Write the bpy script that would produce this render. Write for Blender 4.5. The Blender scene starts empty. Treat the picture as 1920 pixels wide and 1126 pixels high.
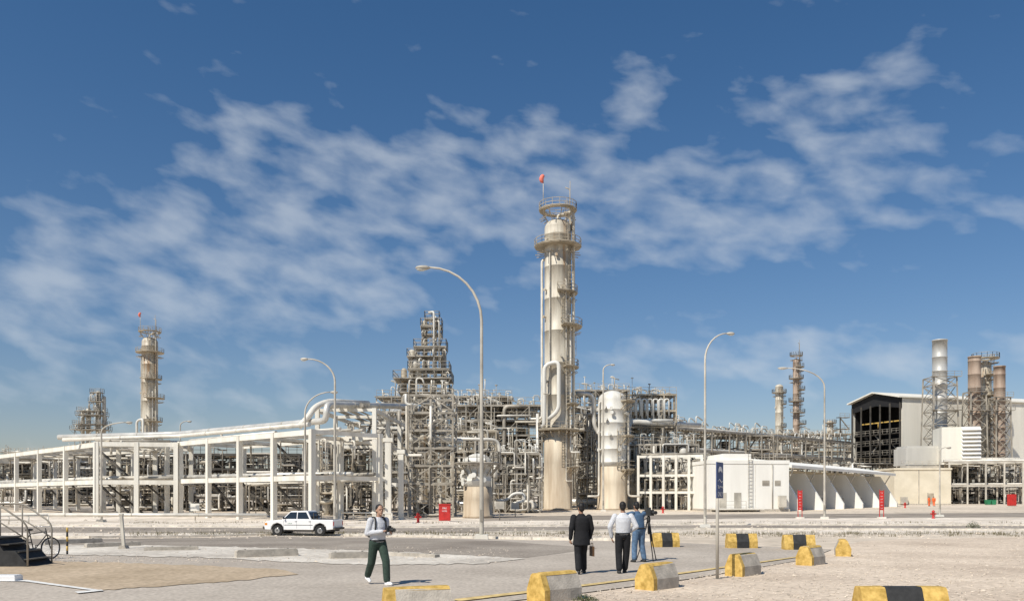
import bpy, bmesh, math, random
from mathutils import Vector as V, Matrix
R=math.radians; F=1600.; HZ=930.; CH=1.9; PI=math.pi
C=bpy.context.scene.collection
KY=[(-60,0),(36,0),(50,-.5),(90,-.5),(160,.3),(9000,.3)]
def gz(y):
    for (a,za),(b,zb) in zip(KY,KY[1:]):
        if y<=b: return za+(zb-za)*(y-a)/(b-a)
    return .3
def P(px,py,Y): return V(((px-960)/F*Y,Y,CH-(py-HZ)/F*Y))
def B(px,Y,dz=0): return V(((px-960)/F*Y,Y,gz(Y)+dz))
def G(px,py):
    a,b=2.,3000.
    for _ in range(50):
        m=(a+b)/2
        if CH-(py-HZ)/F*m>gz(m): a=m
        else: b=m
    return B(px,a)
# ---------------- materials
def mat(name,c,rough=.6,metal=0,var=.18,scale=1.5,c2=None,streak=0,bump=0,spec=.4,fine=0,rust=0):
    m=bpy.data.materials.new(name); m.use_nodes=True; n=m.node_tree.nodes; l=m.node_tree.links
    bs=n['Principled BSDF']; bs.inputs['Roughness'].default_value=rough; bs.inputs['Metallic'].default_value=metal
    bs.inputs['Specular IOR Level'].default_value=spec
    g=n.new('ShaderNodeNewGeometry'); mp=n.new('ShaderNodeMapping'); l.new(g.outputs['Position'],mp.inputs[0])
    if streak: mp.inputs['Scale'].default_value=(1,1,.12)
    t=n.new('ShaderNodeTexNoise'); t.inputs['Scale'].default_value=scale; t.inputs['Detail'].default_value=4; t.inputs['Roughness'].default_value=.62
    l.new(mp.outputs[0],t.inputs['Vector'])
    r=n.new('ShaderNodeValToRGB'); l.new(t.outputs['Fac'],r.inputs[0])
    a=[x*(1-var) for x in c]; b=c2 if c2 else [min(.92,x*(1+var)) for x in c]
    e=r.color_ramp.elements; e[0].position=.33; e[0].color=(*a,1); e[1].position=.68; e[1].color=(*b,1)
    if rust: e[0].position=.42; q=e.new(.34); q.color=(.40,.27,.16,1)
    out=r.outputs[0]
    if fine:
        t2=n.new('ShaderNodeTexNoise'); t2.inputs['Scale'].default_value=fine; t2.inputs['Detail'].default_value=4; l.new(g.outputs['Position'],t2.inputs['Vector'])
        r2=n.new('ShaderNodeMapRange'); r2.inputs[1].default_value=.3; r2.inputs[2].default_value=.7; r2.inputs[3].default_value=.76; r2.inputs[4].default_value=1.17; l.new(t2.outputs['Fac'],r2.inputs[0])
        mx=n.new('ShaderNodeMixRGB'); mx.blend_type='MULTIPLY'; mx.inputs[0].default_value=1; l.new(out,mx.inputs[1]); l.new(r2.outputs[0],mx.inputs[2]); out=mx.outputs[0]
    l.new(out,bs.inputs['Base Color'])
    if bump:
        bp=n.new('ShaderNodeBump'); bp.inputs['Strength'].default_value=bump; bp.inputs['Distance'].default_value=.03
        t3=n.new('ShaderNodeTexNoise'); t3.inputs['Scale'].default_value=fine or scale*8; t3.inputs['Detail'].default_value=3; l.new(g.outputs['Position'],t3.inputs['Vector'])
        l.new(t3.outputs['Fac'],bp.inputs['Height']); l.new(bp.outputs[0],bs.inputs['Normal'])
    return m
def ribbed(name,c,sc=3.,axis='X'):
    m=mat(name,c,.55,0,.08,.4,streak=1); n=m.node_tree.nodes; l=m.node_tree.links
    w=n.new('ShaderNodeTexWave'); w.bands_direction=axis; w.inputs['Scale'].default_value=sc
    g=n.new('ShaderNodeNewGeometry'); l.new(g.outputs['Position'],w.inputs['Vector'])
    bp=n.new('ShaderNodeBump'); bp.inputs['Strength'].default_value=.35; bp.inputs['Distance'].default_value=.04
    l.new(w.outputs['Fac'],bp.inputs['Height']); l.new(bp.outputs[0],n['Principled BSDF'].inputs['Normal']); return m
M=dict(
 sand=mat('sand',(.58,.49,.385),.95,0,.12,.05,(.72,.62,.50),bump=.5,fine=1.6,spec=.1),
 gravel=mat('gravel',(.62,.56,.48),.95,0,.22,.35,(.74,.68,.59),bump=.8,fine=5,spec=.1),
 pale=mat('pale_sand',(.70,.61,.50),.95,0,.18,.12,(.82,.73,.62),bump=.4,fine=1.2,spec=.1),
 dirt=mat('dirt',(.45,.35,.24),.95,0,.1,.5,(.53,.42,.30),bump=.4,fine=9,spec=.1),
 pink=mat('pinkish_gravel',(.60,.485,.375),.95,0,.16,.25,(.73,.61,.48),bump=.8,fine=7,spec=.1),
 asphalt=mat('asphalt',(.30,.255,.21),.9,0,.2,.25,(.38,.33,.275),bump=.3,fine=14,spec=.15),
 court=mat('worn_asphalt',(.44,.38,.315),.9,0,.12,.2,(.53,.465,.39),bump=.2,fine=12,spec=.15),
 kerb=mat('kerb',(.62,.57,.49),.9,0,.25,2), linew=mat('road_white',(.72,.7,.66),.8,0,.2,6), liney=mat('road_yellow',(.62,.46,.20),.8,0,.3,5),
 conc=mat('white_concrete',(.72,.68,.59),.8,0,.12,.8,(.82,.79,.71),streak=1),
 concg=mat('grey_concrete',(.46,.415,.35),.9,0,.25,4,bump=.4),
 yel=mat('yellow_paint',(.64,.40,.08),.75,0,.4,7,(.74,.50,.15)), blk=mat('black_paint',(.03,.03,.03),.7,0,.3,8),
 cream=mat('cream_shell',(.56,.50,.40),.5,0,.22,.7,(.70,.65,.54),streak=1,rust=1),
 rustc=mat('heat_stained_shell',(.50,.38,.26),.7,0,.25,.6,(.68,.59,.45),streak=1),
 white=mat('white_shell',(.66,.63,.56),.45,0,.15,.8,(.77,.75,.69),streak=1),
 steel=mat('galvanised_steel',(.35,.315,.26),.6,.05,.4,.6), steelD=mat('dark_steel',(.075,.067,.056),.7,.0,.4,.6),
 steelL=mat('pale_steel',(.50,.46,.39),.55,.05,.3,.6), tan=mat('tan_steel',(.42,.36,.27),.6,.05,.3,.6),
 silver=mat('aluminium_cladding',(.62,.595,.54),.42,.3,.2,.7), silverw=mat('pale_lagging',(.70,.66,.58),.5,.05,.2,.7),
 rusty=mat('rusty_stack',(.31,.21,.15),.7,0,.3,.6,(.47,.37,.29),streak=1), galv=mat('stack_silver',(.50,.49,.46),.5,.2,.2,.5,streak=1),
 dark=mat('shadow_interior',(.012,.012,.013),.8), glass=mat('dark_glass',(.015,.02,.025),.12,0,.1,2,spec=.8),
 clad=ribbed('ribbed_cladding',(.80,.76,.66),1.2), cladg=ribbed('grey_cladding',(.55,.53,.48),1.2),
 bldg=mat('white_render',(.82,.79,.72),.8,0,.05,.5,(.88,.86,.80),streak=1), bcream=mat('cream_render',(.70,.62,.47),.85,0,.07,.4,(.78,.70,.55)),
 red=mat('red_paint',(.50,.03,.025),.5,0,.2,3), orange=mat('hi_vis_orange',(.85,.16,.04),.7), coral=mat('coral_cloth',(.80,.20,.14),.7),
 blue=mat('sign_blue',(.02,.05,.17),.5,0,.2,3), whitep=mat('white_paint',(.82,.81,.80),.35,0,.03,2,spec=.5), lett=mat('white_lettering',(.8,.8,.8),.6,0,.05,3),
 tyre=mat('rubber',(.02,.02,.02),.85), chrome=mat('metal_trim',(.5,.5,.5),.25,.9,.05,3), lampm=mat('lens',(.6,.6,.55),.15,0,.05,3,spec=.8), amber=mat('amber_lens',(.7,.25,.03),.2,0,.05,3),
 skin=mat('skin',(.34,.19,.12),.55,0,.08,20), skinL=mat('skin_light',(.42,.25,.17),.55,0,.08,20), hair=mat('hair',(.012,.010,.009),.6,0,.3,60),
 suit=mat('black_cloth',(.012,.012,.014),.85,0,.3,14,bump=.4), shirt=mat('white_cloth',(.72,.73,.76),.85,0,.06,9,bump=1), green=mat('green_cloth',(.035,.06,.045),.85,0,.3,12,bump=.6),
 bshirt=mat('blue_cloth',(.07,.13,.22),.85,0,.2,10,bump=.6), jeans=mat('denim',(.10,.17,.27),.85,0,.3,12,bump=.5), brown=mat('brown_leather',(.13,.07,.035),.6),
 green2=mat('green_paint',(.03,.2,.09),.6), leaf=mat('leaf',(.06,.085,.03),.8,0,.4,30), straw=mat('dry_grass',(.16,.14,.08),.9,0,.4,20), stone=mat('stone',(.54,.46,.37),.95,0,.35,6),
)
# ---------------- mesh builder
class MB:
    def __init__(s): s.v=[];s.f=[];s.s=[];s.m=[]
    def add(s,vs,fs,sm=False,mi=0):
        o=len(s.v); s.v+=[tuple(v) for v in vs]
        for f in fs: s.f.append([i+o for i in f]); s.s.append(sm); s.m.append(mi)
        return s
    def bx(s,x0,x1,y0,y1,z0,z1,mi=0):
        return s.add([(x,y,z) for z in (z0,z1) for y in (y0,y1) for x in (x0,x1)],[(0,2,3,1),(4,5,7,6),(0,1,5,4),(1,3,7,5),(3,2,6,7),(2,0,4,6)],False,mi)
    def bar(s,a,b,w,h=None,mi=0):
        a=V(a);b=V(b);h=h or w; d=b-a
        if d.length<1e-5: return s
        d.normalize(); up=V((0,0,1)) if abs(d.z)<.95 else V((1,0,0))
        x=d.cross(up).normalized()*w/2; y=x.cross(d).normalized()*h/2
        vs=[p+sx*x+sy*y for p in (a,b) for sy in (-1,1) for sx in (-1,1)]
        return s.add(vs,[(0,1,3,2),(4,6,7,5),(0,4,5,1),(1,5,7,3),(3,7,6,2),(2,6,4,0)],False,mi)
    def tube(s,pts,r,n=8,cap=True,mi=0):
        pts=[V(p) for p in pts]; k=len(pts); rs=r if isinstance(r,(list,tuple)) else [r]*k
        ref=None; vs=[]; fs=[]
        for i,p in enumerate(pts):
            d=(pts[min(i+1,k-1)]-pts[max(i-1,0)]).normalized()
            if ref is None: ref=V((0,0,1)) if abs(d.z)<.9 else V((1,0,0))
            x=d.cross(ref)
            if x.length<1e-4: x=d.cross(V((.3,1,.2)))
            x.normalize(); y=x.cross(d).normalized(); ref=y
            for j in range(n):
                t=2*PI*j/n; vs.append(p+(x*math.cos(t)+y*math.sin(t))*rs[i])
        for i in range(k-1):
            for j in range(n):
                q=(j+1)%n; fs.append((i*n+j,i*n+q,(i+1)*n+q,(i+1)*n+j))
        s.add(vs,fs,True,mi)
        if cap:
            o=len(s.v)-len(vs); s.f.append([o+j for j in range(n)][::-1]); s.f.append([o+(k-1)*n+j for j in range(n)]); s.s+=[False]*2; s.m+=[mi]*2
        return s
    def cyl(s,a,b,r0,r1=None,n=10,mi=0): return s.tube([a,b],[r0,r0 if r1 is None else r1],n,True,mi)
    def rings(s,rs,n=20,mi=0,cap=True):
        vs=[];fs=[]
        for (cx,cy,z,rx,ry) in rs:
            for j in range(n):
                t=2*PI*j/n; vs.append((cx+rx*math.cos(t),cy+ry*math.sin(t),z))
        for i in range(len(rs)-1):
            for j in range(n):
                q=(j+1)%n; fs.append((i*n+j,i*n+q,(i+1)*n+q,(i+1)*n+j))
        s.add(vs,fs,True,mi)
        if cap:
            o=len(s.v)-len(vs); k=len(rs); s.f.append([o+j for j in range(n)][::-1]); s.f.append([o+(k-1)*n+j for j in range(n)]); s.s+=[False]*2; s.m+=[mi]*2
        return s
    def lathe(s,prof,c=(0,0),n=20,mi=0): return s.rings([(c[0],c[1],z,max(r,.001),max(r,.001)) for r,z in prof],n,mi)
    def ell(s,c,r,n=14,mi=0,rot=None):
        m=n//2; vs=[];fs=[]
        for i in range(m+1):
            a=-PI/2+PI*i/m
            for j in range(n):
                t=2*PI*j/n; p=V((max(math.cos(a),.01)*math.cos(t)*r[0],max(math.cos(a),.01)*math.sin(t)*r[1],math.sin(a)*r[2]))
                if rot: p=rot@p
                vs.append(V(c)+p)
        for i in range(m):
            for j in range(n):
                q=(j+1)%n; fs.append((i*n+j,i*n+q,(i+1)*n+q,(i+1)*n+j))
        fs.append(tuple(range(n))[::-1]); fs.append(tuple(m*n+j for j in range(n)))
        return s.add(vs,fs,True,mi)
    def cap(s,a,b,r0,r1,n=10):
        a=V(a);b=V(b);d=(b-a).normalized(); pts=[];rs=[]
        for k in range(4): t=PI/2*(k/3.3+.09); pts.append(a-d*r0*math.cos(t)); rs.append(r0*math.sin(t))
        pts.append(a);rs.append(r0);pts.append(b);rs.append(r1)
        for k in range(3,-1,-1): t=PI/2*(k/3.3+.09); pts.append(b+d*r1*math.cos(t)); rs.append(r1*math.sin(t))
        return s.tube(pts,rs,n)
    def torus(s,c,R_,r,ax='y',n=24,k=6,mi=0):
        pts=[]
        for i in range(n+1):
            t=2*PI*i/n; a,b=R_*math.cos(t),R_*math.sin(t)
            pts.append(V(c)+(V((a,0,b)) if ax=='y' else V((0,a,b)) if ax=='x' else V((a,b,0))))
        return s.tube(pts,r,k,False,mi)
    def prism(s,poly,y0,y1,mi=0): # poly in xz
        n=len(poly); vs=[(x,y0,z) for x,z in poly]+[(x,y1,z) for x,z in poly]
        return s.add(vs,[tuple(range(n)),tuple(range(n,2*n))[::-1]]+[(i,i+n,(i+1)%n+n,(i+1)%n) for i in range(n)],False,mi)
    def rail(s,pts,h=1.1,closed=False,w=.06,step=1.6):
        pts=[V(p) for p in pts]
        if closed: pts=pts+[pts[0]]
        for a,b in zip(pts,pts[1:]):
            k=max(1,round((b-a).length/step))
            for i in range(k+1): p=a.lerp(b,i/k); s.bar(p,p+V((0,0,h)),w)
            for z in (h,h*.5): s.bar(a+V((0,0,z)),b+V((0,0,z)),w)
        return s
    def build(s,name,m,parent=None,kind=None,w=False,fix=True):
        me=bpy.data.meshes.new(name); off=V((0,0,0))
        if w and parent:
            q=parent
            while q: off+=q.location; q=q.parent
        me.from_pydata([V(v)-off for v in s.v] if w else s.v,[],s.f)
        ms=m if isinstance(m,(list,tuple)) else [m]
        for x in ms: me.materials.append(M[x])
        me.polygons.foreach_set('use_smooth',s.s); me.polygons.foreach_set('material_index',[min(i,len(ms)-1) for i in s.m])
        if fix:
            bm=bmesh.new(); bm.from_mesh(me); bmesh.ops.recalc_face_normals(bm,faces=bm.faces); bm.to_mesh(me); bm.free()
        me.update(); o=bpy.data.objects.new(name,me); C.objects.link(o)
        if parent: o.parent=parent
        if kind: o['kind']=kind
        return o
def tag(o,label,cat,group=None):
    o['label']=label;o['category']=cat
    if group:o['group']=group
    return o
def thing(name,label,cat,loc,rz=0,group=None):
    o=bpy.data.objects.new(name,None); C.objects.link(o); o.location=loc; o.rotation_euler=(0,0,rz); o.empty_display_size=.3
    return tag(o,label,cat,group)
def copy_tree(o,parent=None):
    c=o.copy(); C.objects.link(c); c.parent=parent
    for ch in list(o.children): copy_tree(ch,c)
    return c
def bend(pts,r,k=4):
    pts=[V(p) for p in pts]; out=[pts[0]]
    for a,b,c in zip(pts,pts[1:],pts[2:]):
        d1=(a-b);d2=(c-b); q=min(r,d1.length*.48,d2.length*.48)
        s=b+d1.normalized()*q; e=b+d2.normalized()*q
        for i in range(k+1):
            t=i/k; out.append(s*(1-t)**2+b*2*t*(1-t)+e*t*t)
    out.append(pts[-1]); return out
def pipe(par,pts,r,m='silver',n=8,name='pipe',w=False,br=None):
    return MB().tube(bend(pts,br or r*3),r,n).build(name,m,par,w=w,fix=False)
def text(s,size,loc,rot,m,parent,name='lettering'):
    cu=bpy.data.curves.new(name,'FONT'); cu.body=s; cu.size=size; cu.align_x='CENTER'; cu.align_y='CENTER'; cu.extrude=.001
    o=bpy.data.objects.new(name,cu); C.objects.link(o); bpy.context.view_layer.update()
    me=bpy.data.meshes.new_from_object(o.evaluated_get(bpy.context.evaluated_depsgraph_get())); bpy.data.objects.remove(o)
    me.materials.clear(); me.materials.append(M[m])
    o=bpy.data.objects.new(name,me); C.objects.link(o); o.location=loc; o.rotation_euler=rot; o.parent=parent; return o
# ---------------- ground
def sheet(name,pts,m,off,px=True):
    bm=bmesh.new()
    ps=[G(*p) for p in pts] if px else [V((p[0],p[1],0)) for p in pts]
    bm.faces.new([bm.verts.new((p.x,p.y,0)) for p in ps])
    for yk,_ in KY[1:-1]:
        bmesh.ops.bisect_plane(bm,geom=bm.verts[:]+bm.edges[:]+bm.faces[:],plane_co=(0,yk,0),plane_no=(0,1,0))
    for v in bm.verts: v.co.z=gz(v.co.y)+off
    bmesh.ops.triangulate(bm,faces=bm.faces); bmesh.ops.recalc_face_normals(bm,faces=bm.faces)
    for f in bm.faces:
        if f.normal.z<0: f.normal_flip()
    me=bpy.data.meshes.new(name); bm.to_mesh(me); bm.free(); me.materials.append(M[m])
    o=bpy.data.objects.new(name,me); C.objects.link(o); o['kind']='structure'; return o
sheet('ground',[(-4000,-50),(4000,-50),(4000,8000),(-4000,8000)],'sand',0,False)
sheet('pale_ground',[(-900,1003),(700,1004),(1300,1000),(2600,1003),(2600,972),(-900,962)],'pale',.008)
sheet('road',[(-900,984),(700,990),(1300,984),(2600,987),(2600,994),(1300,992),(900,999),(-900,996)],'asphalt',.016)
sheet('far_road',[(900,968),(1400,963),(2600,958),(2600,966),(1400,971),(900,976)],'asphalt',.016)
sheet('approach_road',[(-900,1008),(170,1010),(520,1004),(800,1008),(1000,1013),(1240,1016),(1560,1030),(1510,1049),(1290,1086),(1100,1111),(880,1136),(700,1220),(-1200,1220),(-1200,1026)],'court',.02)
sheet('side_road',[(-900,1009),(170,1011),(520,1005),(800,1010),(960,1016),(1120,1028),(1060,1036),(985,1046),(700,1032),(430,1025),(250,1021),(-900,1021)],'asphalt',.026)
def rough(pts,amp,seed):
    rr=random.Random(seed); out=[]
    for a,b in zip(pts,pts[1:]+pts[:1]):
        k=max(1,int(math.hypot(b[0]-a[0],b[1]-a[1])/12))
        for i in range(k): out.append((a[0]+(b[0]-a[0])*i/k+rr.uniform(-amp*3,amp*3)*(i>0),a[1]+(b[1]-a[1])*i/k+rr.uniform(-amp,amp)*(i>0)))
    return out
sheet('gravel_island',rough([(20,1023),(250,1022),(430,1026),(700,1033),(985,1048),(900,1058),(700,1060),(560,1055),(380,1046),(90,1040)],1.3,1),'gravel',.034)
sheet('dirt_patch',rough([(-300,1064),(60,1052),(300,1058),(520,1068),(560,1078),(400,1094),(190,1108),(50,1090),(-300,1094)],1.2,2),'dirt',.032)
sheet('sandy_verge',[(1560,1031),(1535,1042),(1510,1050),(1440,1062),(1390,1072),(1290,1088),(1200,1100),(1100,1114),(990,1127),(880,1140),(700,1225),(3400,1225),(2600,1010),(1900,1006),(1640,1012)],'pink',.024)
sheet('road_line',[(850,1126),(1100,1097),(1290,1073),(1490,1045),(1495,1046),(1293,1075.5),(1104,1100),(860,1130)],'liney',.04)
sheet('parking_line',[(-60,1088),(50,1089),(192,1109),(186,1111),(46,1092),(-60,1091)],'linew',.04)
sheet('parking_line',[(140,1112),(190,1108),(194,1110),(146,1115)],'linew',.044)
def kerb(pts):
    m=MB(); ps=[G(*p) for p in pts]
    for a,b in zip(ps,ps[1:]):
        n=max(1,int((b-a).length/2.5))
        for i in range(n):
            p=a.lerp(b,i/n); q=a.lerp(b,(i+.985)/n); p.z=gz(p.y)+.06; q.z=gz(q.y)+.06; m.bar(p,q,.15,.14)
    m.build('kerb','kerb',kind='structure')
kerb([(-300,1006),(170,1008),(520,1002),(800,1006),(1000,1011),(1240,1014)])
kerb([(900,999),(1300,992),(2300,994)]); kerb([(-300,983),(700,989),(1300,983),(2300,986)])
# stones and dry tufts
rnd=random.Random(4)
m=MB()
for i in range(8200):
    t=rnd.random()
    if t<.66: px=rnd.uniform(950,2000); py=1010+118*rnd.random()**1.2
    elif t<.8: px=rnd.uniform(60,960); py=rnd.uniform(1026,1056)
    else: px=rnd.uniform(0,1920); py=rnd.uniform(975,1010)
    if t<.66 and py<1126-(px-1000)*.15: continue
    p=G(px,py); s=rnd.uniform(.006,.022)*(1 if t<.8 else 3)
    if rnd.random()<.03: s*=2
    vs=[p+V((rnd.uniform(-s,s)+a*s,rnd.uniform(-s,s)+b*s,c)) for a,b,c in ((-1,-1,.03),(1,-1,.03),(1,1,.03),(-1,1,.03))]+[p+V((rnd.uniform(-s,s)*.5,0,.03+s*1.1))]
    m.add(vs,[(0,1,4),(1,2,4),(2,3,4),(3,0,4)])
o=m.build('loose_stones','stone'); o['kind']='stuff'; tag(o,'small loose pale stones scattered over the sandy gravel','stones')
m=MB()
def tuft(m,p,n,h,w):
    for i in range(n):
        a=rnd.uniform(0,2*PI); r=w*rnd.random(); b=p+V((math.cos(a)*r,math.sin(a)*r,0)); t=b+V((math.cos(a)*h*.5*rnd.random(),math.sin(a)*h*.5*rnd.random(),h*rnd.uniform(.5,1))); s=V((math.sin(a),-math.cos(a),0))*h*.06
        m.add([b-s,b+s,t],[(0,1,2)])
for i in range(900):
    px=rnd.uniform(240,1920); py=rnd.choice([999,1000,1001,1001,980,1004])+rnd.uniform(-1.2,1.2); tuft(m,G(px,py),9,rnd.uniform(.1,.3),.6)
for i in range(60): px=rnd.uniform(1300,1920); tuft(m,G(px,rnd.uniform(1010,1100)),8,rnd.uniform(.03,.09),.12)
o=m.build('dry_grass','straw'); o['kind']='stuff'; tag(o,'sparse dry grass tufts along the far road verge','grass')
def shrub(px,py,r,h,label):
    t=thing('shrub',label,'shrub',G(px,py)); m=MB()
    for i in range(700):
        a=rnd.uniform(0,2*PI); q=r*rnd.random()**.6; z=h*rnd.random()*(1-(q/r)**2*.7); p=V((math.cos(a)*q,math.sin(a)*q,z)); s=r*.07
        m.add([p+V([rnd.uniform(-s,s) for _ in range(3)]) for _ in range(3)],[(0,1,2)])
    m.build('foliage','leaf',t); m=MB()
    for i in range(12): a=i*.52; m.bar((0,0,0),(math.cos(a)*r*.6,math.sin(a)*r*.6,h*.6),.01)
    m.build('stem','straw',t)
shrub(1098,1129,.24,.16,'low green shrub at the foot of the near yellow-ended barrier'); shrub(1825,990,.5,.6,'round olive shrub alone on the sand at far right')
# ---------------- barriers
def barrier(label,px,py,yaw,L,kind,grp):
    t=thing('concrete_barrier',label,'barrier',G(px,py),R(yaw),grp); W,H=.46,.54
    prof=[(-W/2,0),(-W/2,.25),(-.12,H-.03),(-.08,H),(.08,H),(.12,H-.03),(W/2,.25),(W/2,0)]
    rr=random.Random(int(px))
    if kind=='stripe': segs=[(-.5,-.21,1),(-.21,.21,2),(.21,.5,1)]
    else: segs=[(-.5,-.36,1),(-.36,.5,0)]
    for a,b,mi in segs:
        m=MB(); n=len(prof); vs=[(x*L,y+rr.uniform(-.006,.006),z+(rr.uniform(-.006,.006) if z else 0)) for x in (a,b) for y,z in prof]
        m.add(vs,[tuple(range(n)),tuple(range(n,2*n))[::-1]]+[(i,i+n,(i+1)%n+n,(i+1)%n) for i in range(n)])
        m.build(['concrete_body','yellow_section','black_section'][mi],['concg','yel','blk'][mi],t)
        if mi==0:
            m=MB(); pr=[(-.128,H-.040),(-.083,H+.006),(.083,H+.006),(.128,H-.040)]; xs=(a*L+.002,b*L-.02)
            m.add([(x,y,z) for x in xs for y,z in pr],[(0,1,2,3),(7,6,5,4),(0,4,5,1),(1,5,6,2),(2,6,7,3),(3,7,4,0)]); m.build('painted_top','yel',t)
    return t
g='yellow-ended concrete barriers along the road edge'
barrier('concrete barrier cut off by the bottom edge, left of the others',782,1166,20,1.0,'end',g)
barrier('nearest full barrier with yellow end, beside the low green shrub',1040,1127,42,.95,'end',g)
barrier('yellow-ended barrier just in front of the tripod',1232,1104,46,.9,'end',g)
barrier('yellow-ended barrier just right of the blue sign post',1393,1079,46,.9,'end',g)
barrier('yellow-ended barrier, fourth from the shrub along the row',1520,1059,46,.86,'end',g)
barrier('smallest barrier showing its yellow end, at the far end of the row',1580,1042,72,.8,'end',g)
g='black and yellow concrete barriers'
barrier('black and yellow barrier directly behind the tripod',1248,1025,8,.95,'stripe',g)
barrier('black and yellow barrier beyond the sign post, middle of the far three',1390,1027,2,1.08,'stripe',g)
barrier('black and yellow barrier at right end of the far three',1497,1030,-4,1.08,'stripe',g)
barrier('large black and yellow barrier cut off by the bottom edge at right',1688,1165,0,1.3,'stripe',g)
# wheel stops
def stop(label,a,b,h,w):
    p,q=G(*a),G(*b); c=(p+q)/2; d=q-p; t=thing('kerb_block',label,'concrete block',c,math.atan2(d.y,d.x),'long concrete blocks on the gravel'); L=d.length/2
    m=MB(); m.prism([(-L,0),(-L,h*.85),(-L+.05,h),(L-.05,h),(L,h*.85),(L,0)],-w/2,w/2); m.build('block_body','concg',t)
    for s in (-1,1): MB().cyl((s*L*.7,0,h-.02),(s*L*.7,0,h+.015),.03).build('fixing_bolt','steelD',t)
stop('longest low concrete block, on the gravel left of the photographer',(442,1046),(556,1042),.26,.35)
stop('concrete block just left of the walking photographer',(618,1048),(690,1046),.22,.3)
stop('thin concrete block beyond the others near the slim grey post',(270,1033),(372,1031),.16,.25)
stop('concrete block at far left beside the striped bollard',(82,1021),(190,1017),.2,.3)
stop('low concrete block between the grey post and the bollard',(160,1027),(262,1023),.18,.3)
stop('pale concrete block right of the photographer on the gravel',(735,1042),(820,1046),.14,.25)
m=MB(); p=G(10,1090); m.bx(-.8,.3,-.16,.16,0,.14); m.bx(-.78,.28,-.14,.14,.14,.16); o=m.build('kerb_stone','whitep'); o.location=p; tag(o,'white painted kerb stone at the bottom left corner','kerb stone')
# ---------------- lamps
def lamp(label,px,py,hx,hy,r=.1,straight=.8):
    b=G(px,py); Y=b.y; s=Y/F; H=CH-(hy-HZ)*s-b.z; ax=(hx-px)*s
    t=thing('street_lamp',label,'street lamp',b,0,'tall curved street lamps')
    MB().prism([(-.35,0),(-.3,.25),(.3,.25),(.35,0)],-.35,.35).build('footing','conc',t)
    z0=H*straight; rise=H-z0; pts=[(0,0,.25),(0,0,.3),(0,0,H*.3),(0,0,z0)]; rs=[r*1.25,r*1.2,r,r*.75]
    for i in range(1,9):
        u=i/8; pts.append((ax*.93*(1-math.cos(u*PI/2)),0,z0+rise*.99*math.sin(u*PI/2))); rs.append(r*(.75-.3*u))
    MB().tube(pts,rs,10).build('pole','steelL',t,fix=False)
    sg=1 if ax>0 else -1; e=V(pts[-1]); L=max(.55,abs(ax)*.22)
    MB().ell(e+V((sg*L*.5,0,-.02)),(L*.62,.17,.12),12).build('lamp_head','steelL',t)
    MB().ell(e+V((sg*L*.6,0,-.09)),(L*.42,.13,.1),12).build('lamp_lens','lampm',t)
    MB().bx(-.07,.07,-r*1.25-.02,-r*1.05,.9,1.5).build('access_panel','steel',t)
lamp('tallest curved street lamp, in front of the plant with its head leaning left',903,1010,797,500,.1)
lamp('street lamp left of the raised silver pipe, head pointing left',628,985,573,672,.11,straight=.86)
lamp('slim street lamp behind the left white frame, its arm reaching right',572,982,624,734,.1,straight=.84)
lamp('street lamp arching right over the square white building',1322,988,1366,624,.1,straight=.86)
lamp('street lamp by the fins of the white building, arm reaching left',1546,972,1471,689,.11,straight=.87)
lamp('short street lamp at the left end, arm bending right',190,978,240,791,.1,straight=.9)
lamp('small street lamp above the left frame near the pale column',338,960,352,789,.1,straight=.95)
lamp('thin lamp rising above the pale vessel beside the tall column',1131,958,1146,683,.13,straight=.96)
lamp('short lamp pole before the cream building',1762,968,1775,838,.09,straight=.93)
# ---------------- signs
b=G(1345,1086); t=thing('sign_post','dark blue sign seen almost edge on, on a slim grey post','sign',b)
MB().cyl((0,0,0),(0,0,2.68),.038,n=12).build('post','steelL',t); MB().bx(-.09,.09,-.09,.09,0,.03).build('base_plate','steel',t)
m=MB().bx(-.25,.25,-.065,-.045,1.86,2.68); pnl=m.build('sign_panel','blue',t); pnl.rotation_euler=(0,0,R(60))
MB().bx(-.22,.22,-.0445,-.0275,2.0,2.05).build('clamp','steel',pnl)
text('ONLY',.15,(0,-.067,1.95),(R(90),0,0),'lett',pnl)
rr=random.Random(2)
for k in range(2):
    m=MB(); pts=[(-.19+i*.035,-.068,2.12+k*.14+rr.uniform(-.035,.035)) for i in range(12)]
    m.tube(pts,.009,4); m.build('script_lettering','lett',pnl)
MB().prism([(-.12,2.44),(-.15,2.5),(-.08,2.58),(.06,2.58),(.15,2.5),(.13,2.44),(.08,2.48),(-.05,2.48)],-.072,-.066).build('emblem','lett',pnl)
def totem(label,px):
    b=G(px,971); t=thing('sign_totem',label,'sign',b,R(-8),'narrow red upright signs'); MB().bx(-.4,.4,-.35,.35,0,.15).build('footing','conc',t)
    MB().bx(-.17,.17,-.04,.04,.9,3.0).build('sign_panel','red',t)
    for s in (-1,1): MB().bx(s*.21-.03,s*.21+.03,-.06,.05,.15,3.1).build('post','red',t)
    rr=random.Random(px)
    for k in range(6):
        z=1.1+k*.33; MB().tube([(-.11+j*.045,-.045,z+rr.uniform(-.05,.05)) for j in range(6)],.014,4).build('script_lettering','lett',t)
totem('narrow red sign with white writing left of the transformer bays',1500); totem('narrow red sign with white writing near the cream building',1653)
def hydrant(label,px,py):
    t=thing('fire_hydrant',label,'hydrant',G(px,py),0,'red fire hydrants'); MB().lathe([(.2,0),(.2,.08),(.12,.1),(.12,.7),(.17,.72),(.17,.78),(.1,.9),(.03,.95)],n=12).build('barrel','red',t)
    for s in (-1,1): MB().cyl((s*.1,0,.55),(s*.3,0,.55),.08).build('outlet','red',t)
    MB().bx(-.5,.5,-.5,.5,-.1,.04).build('footing','conc',t)
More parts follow.
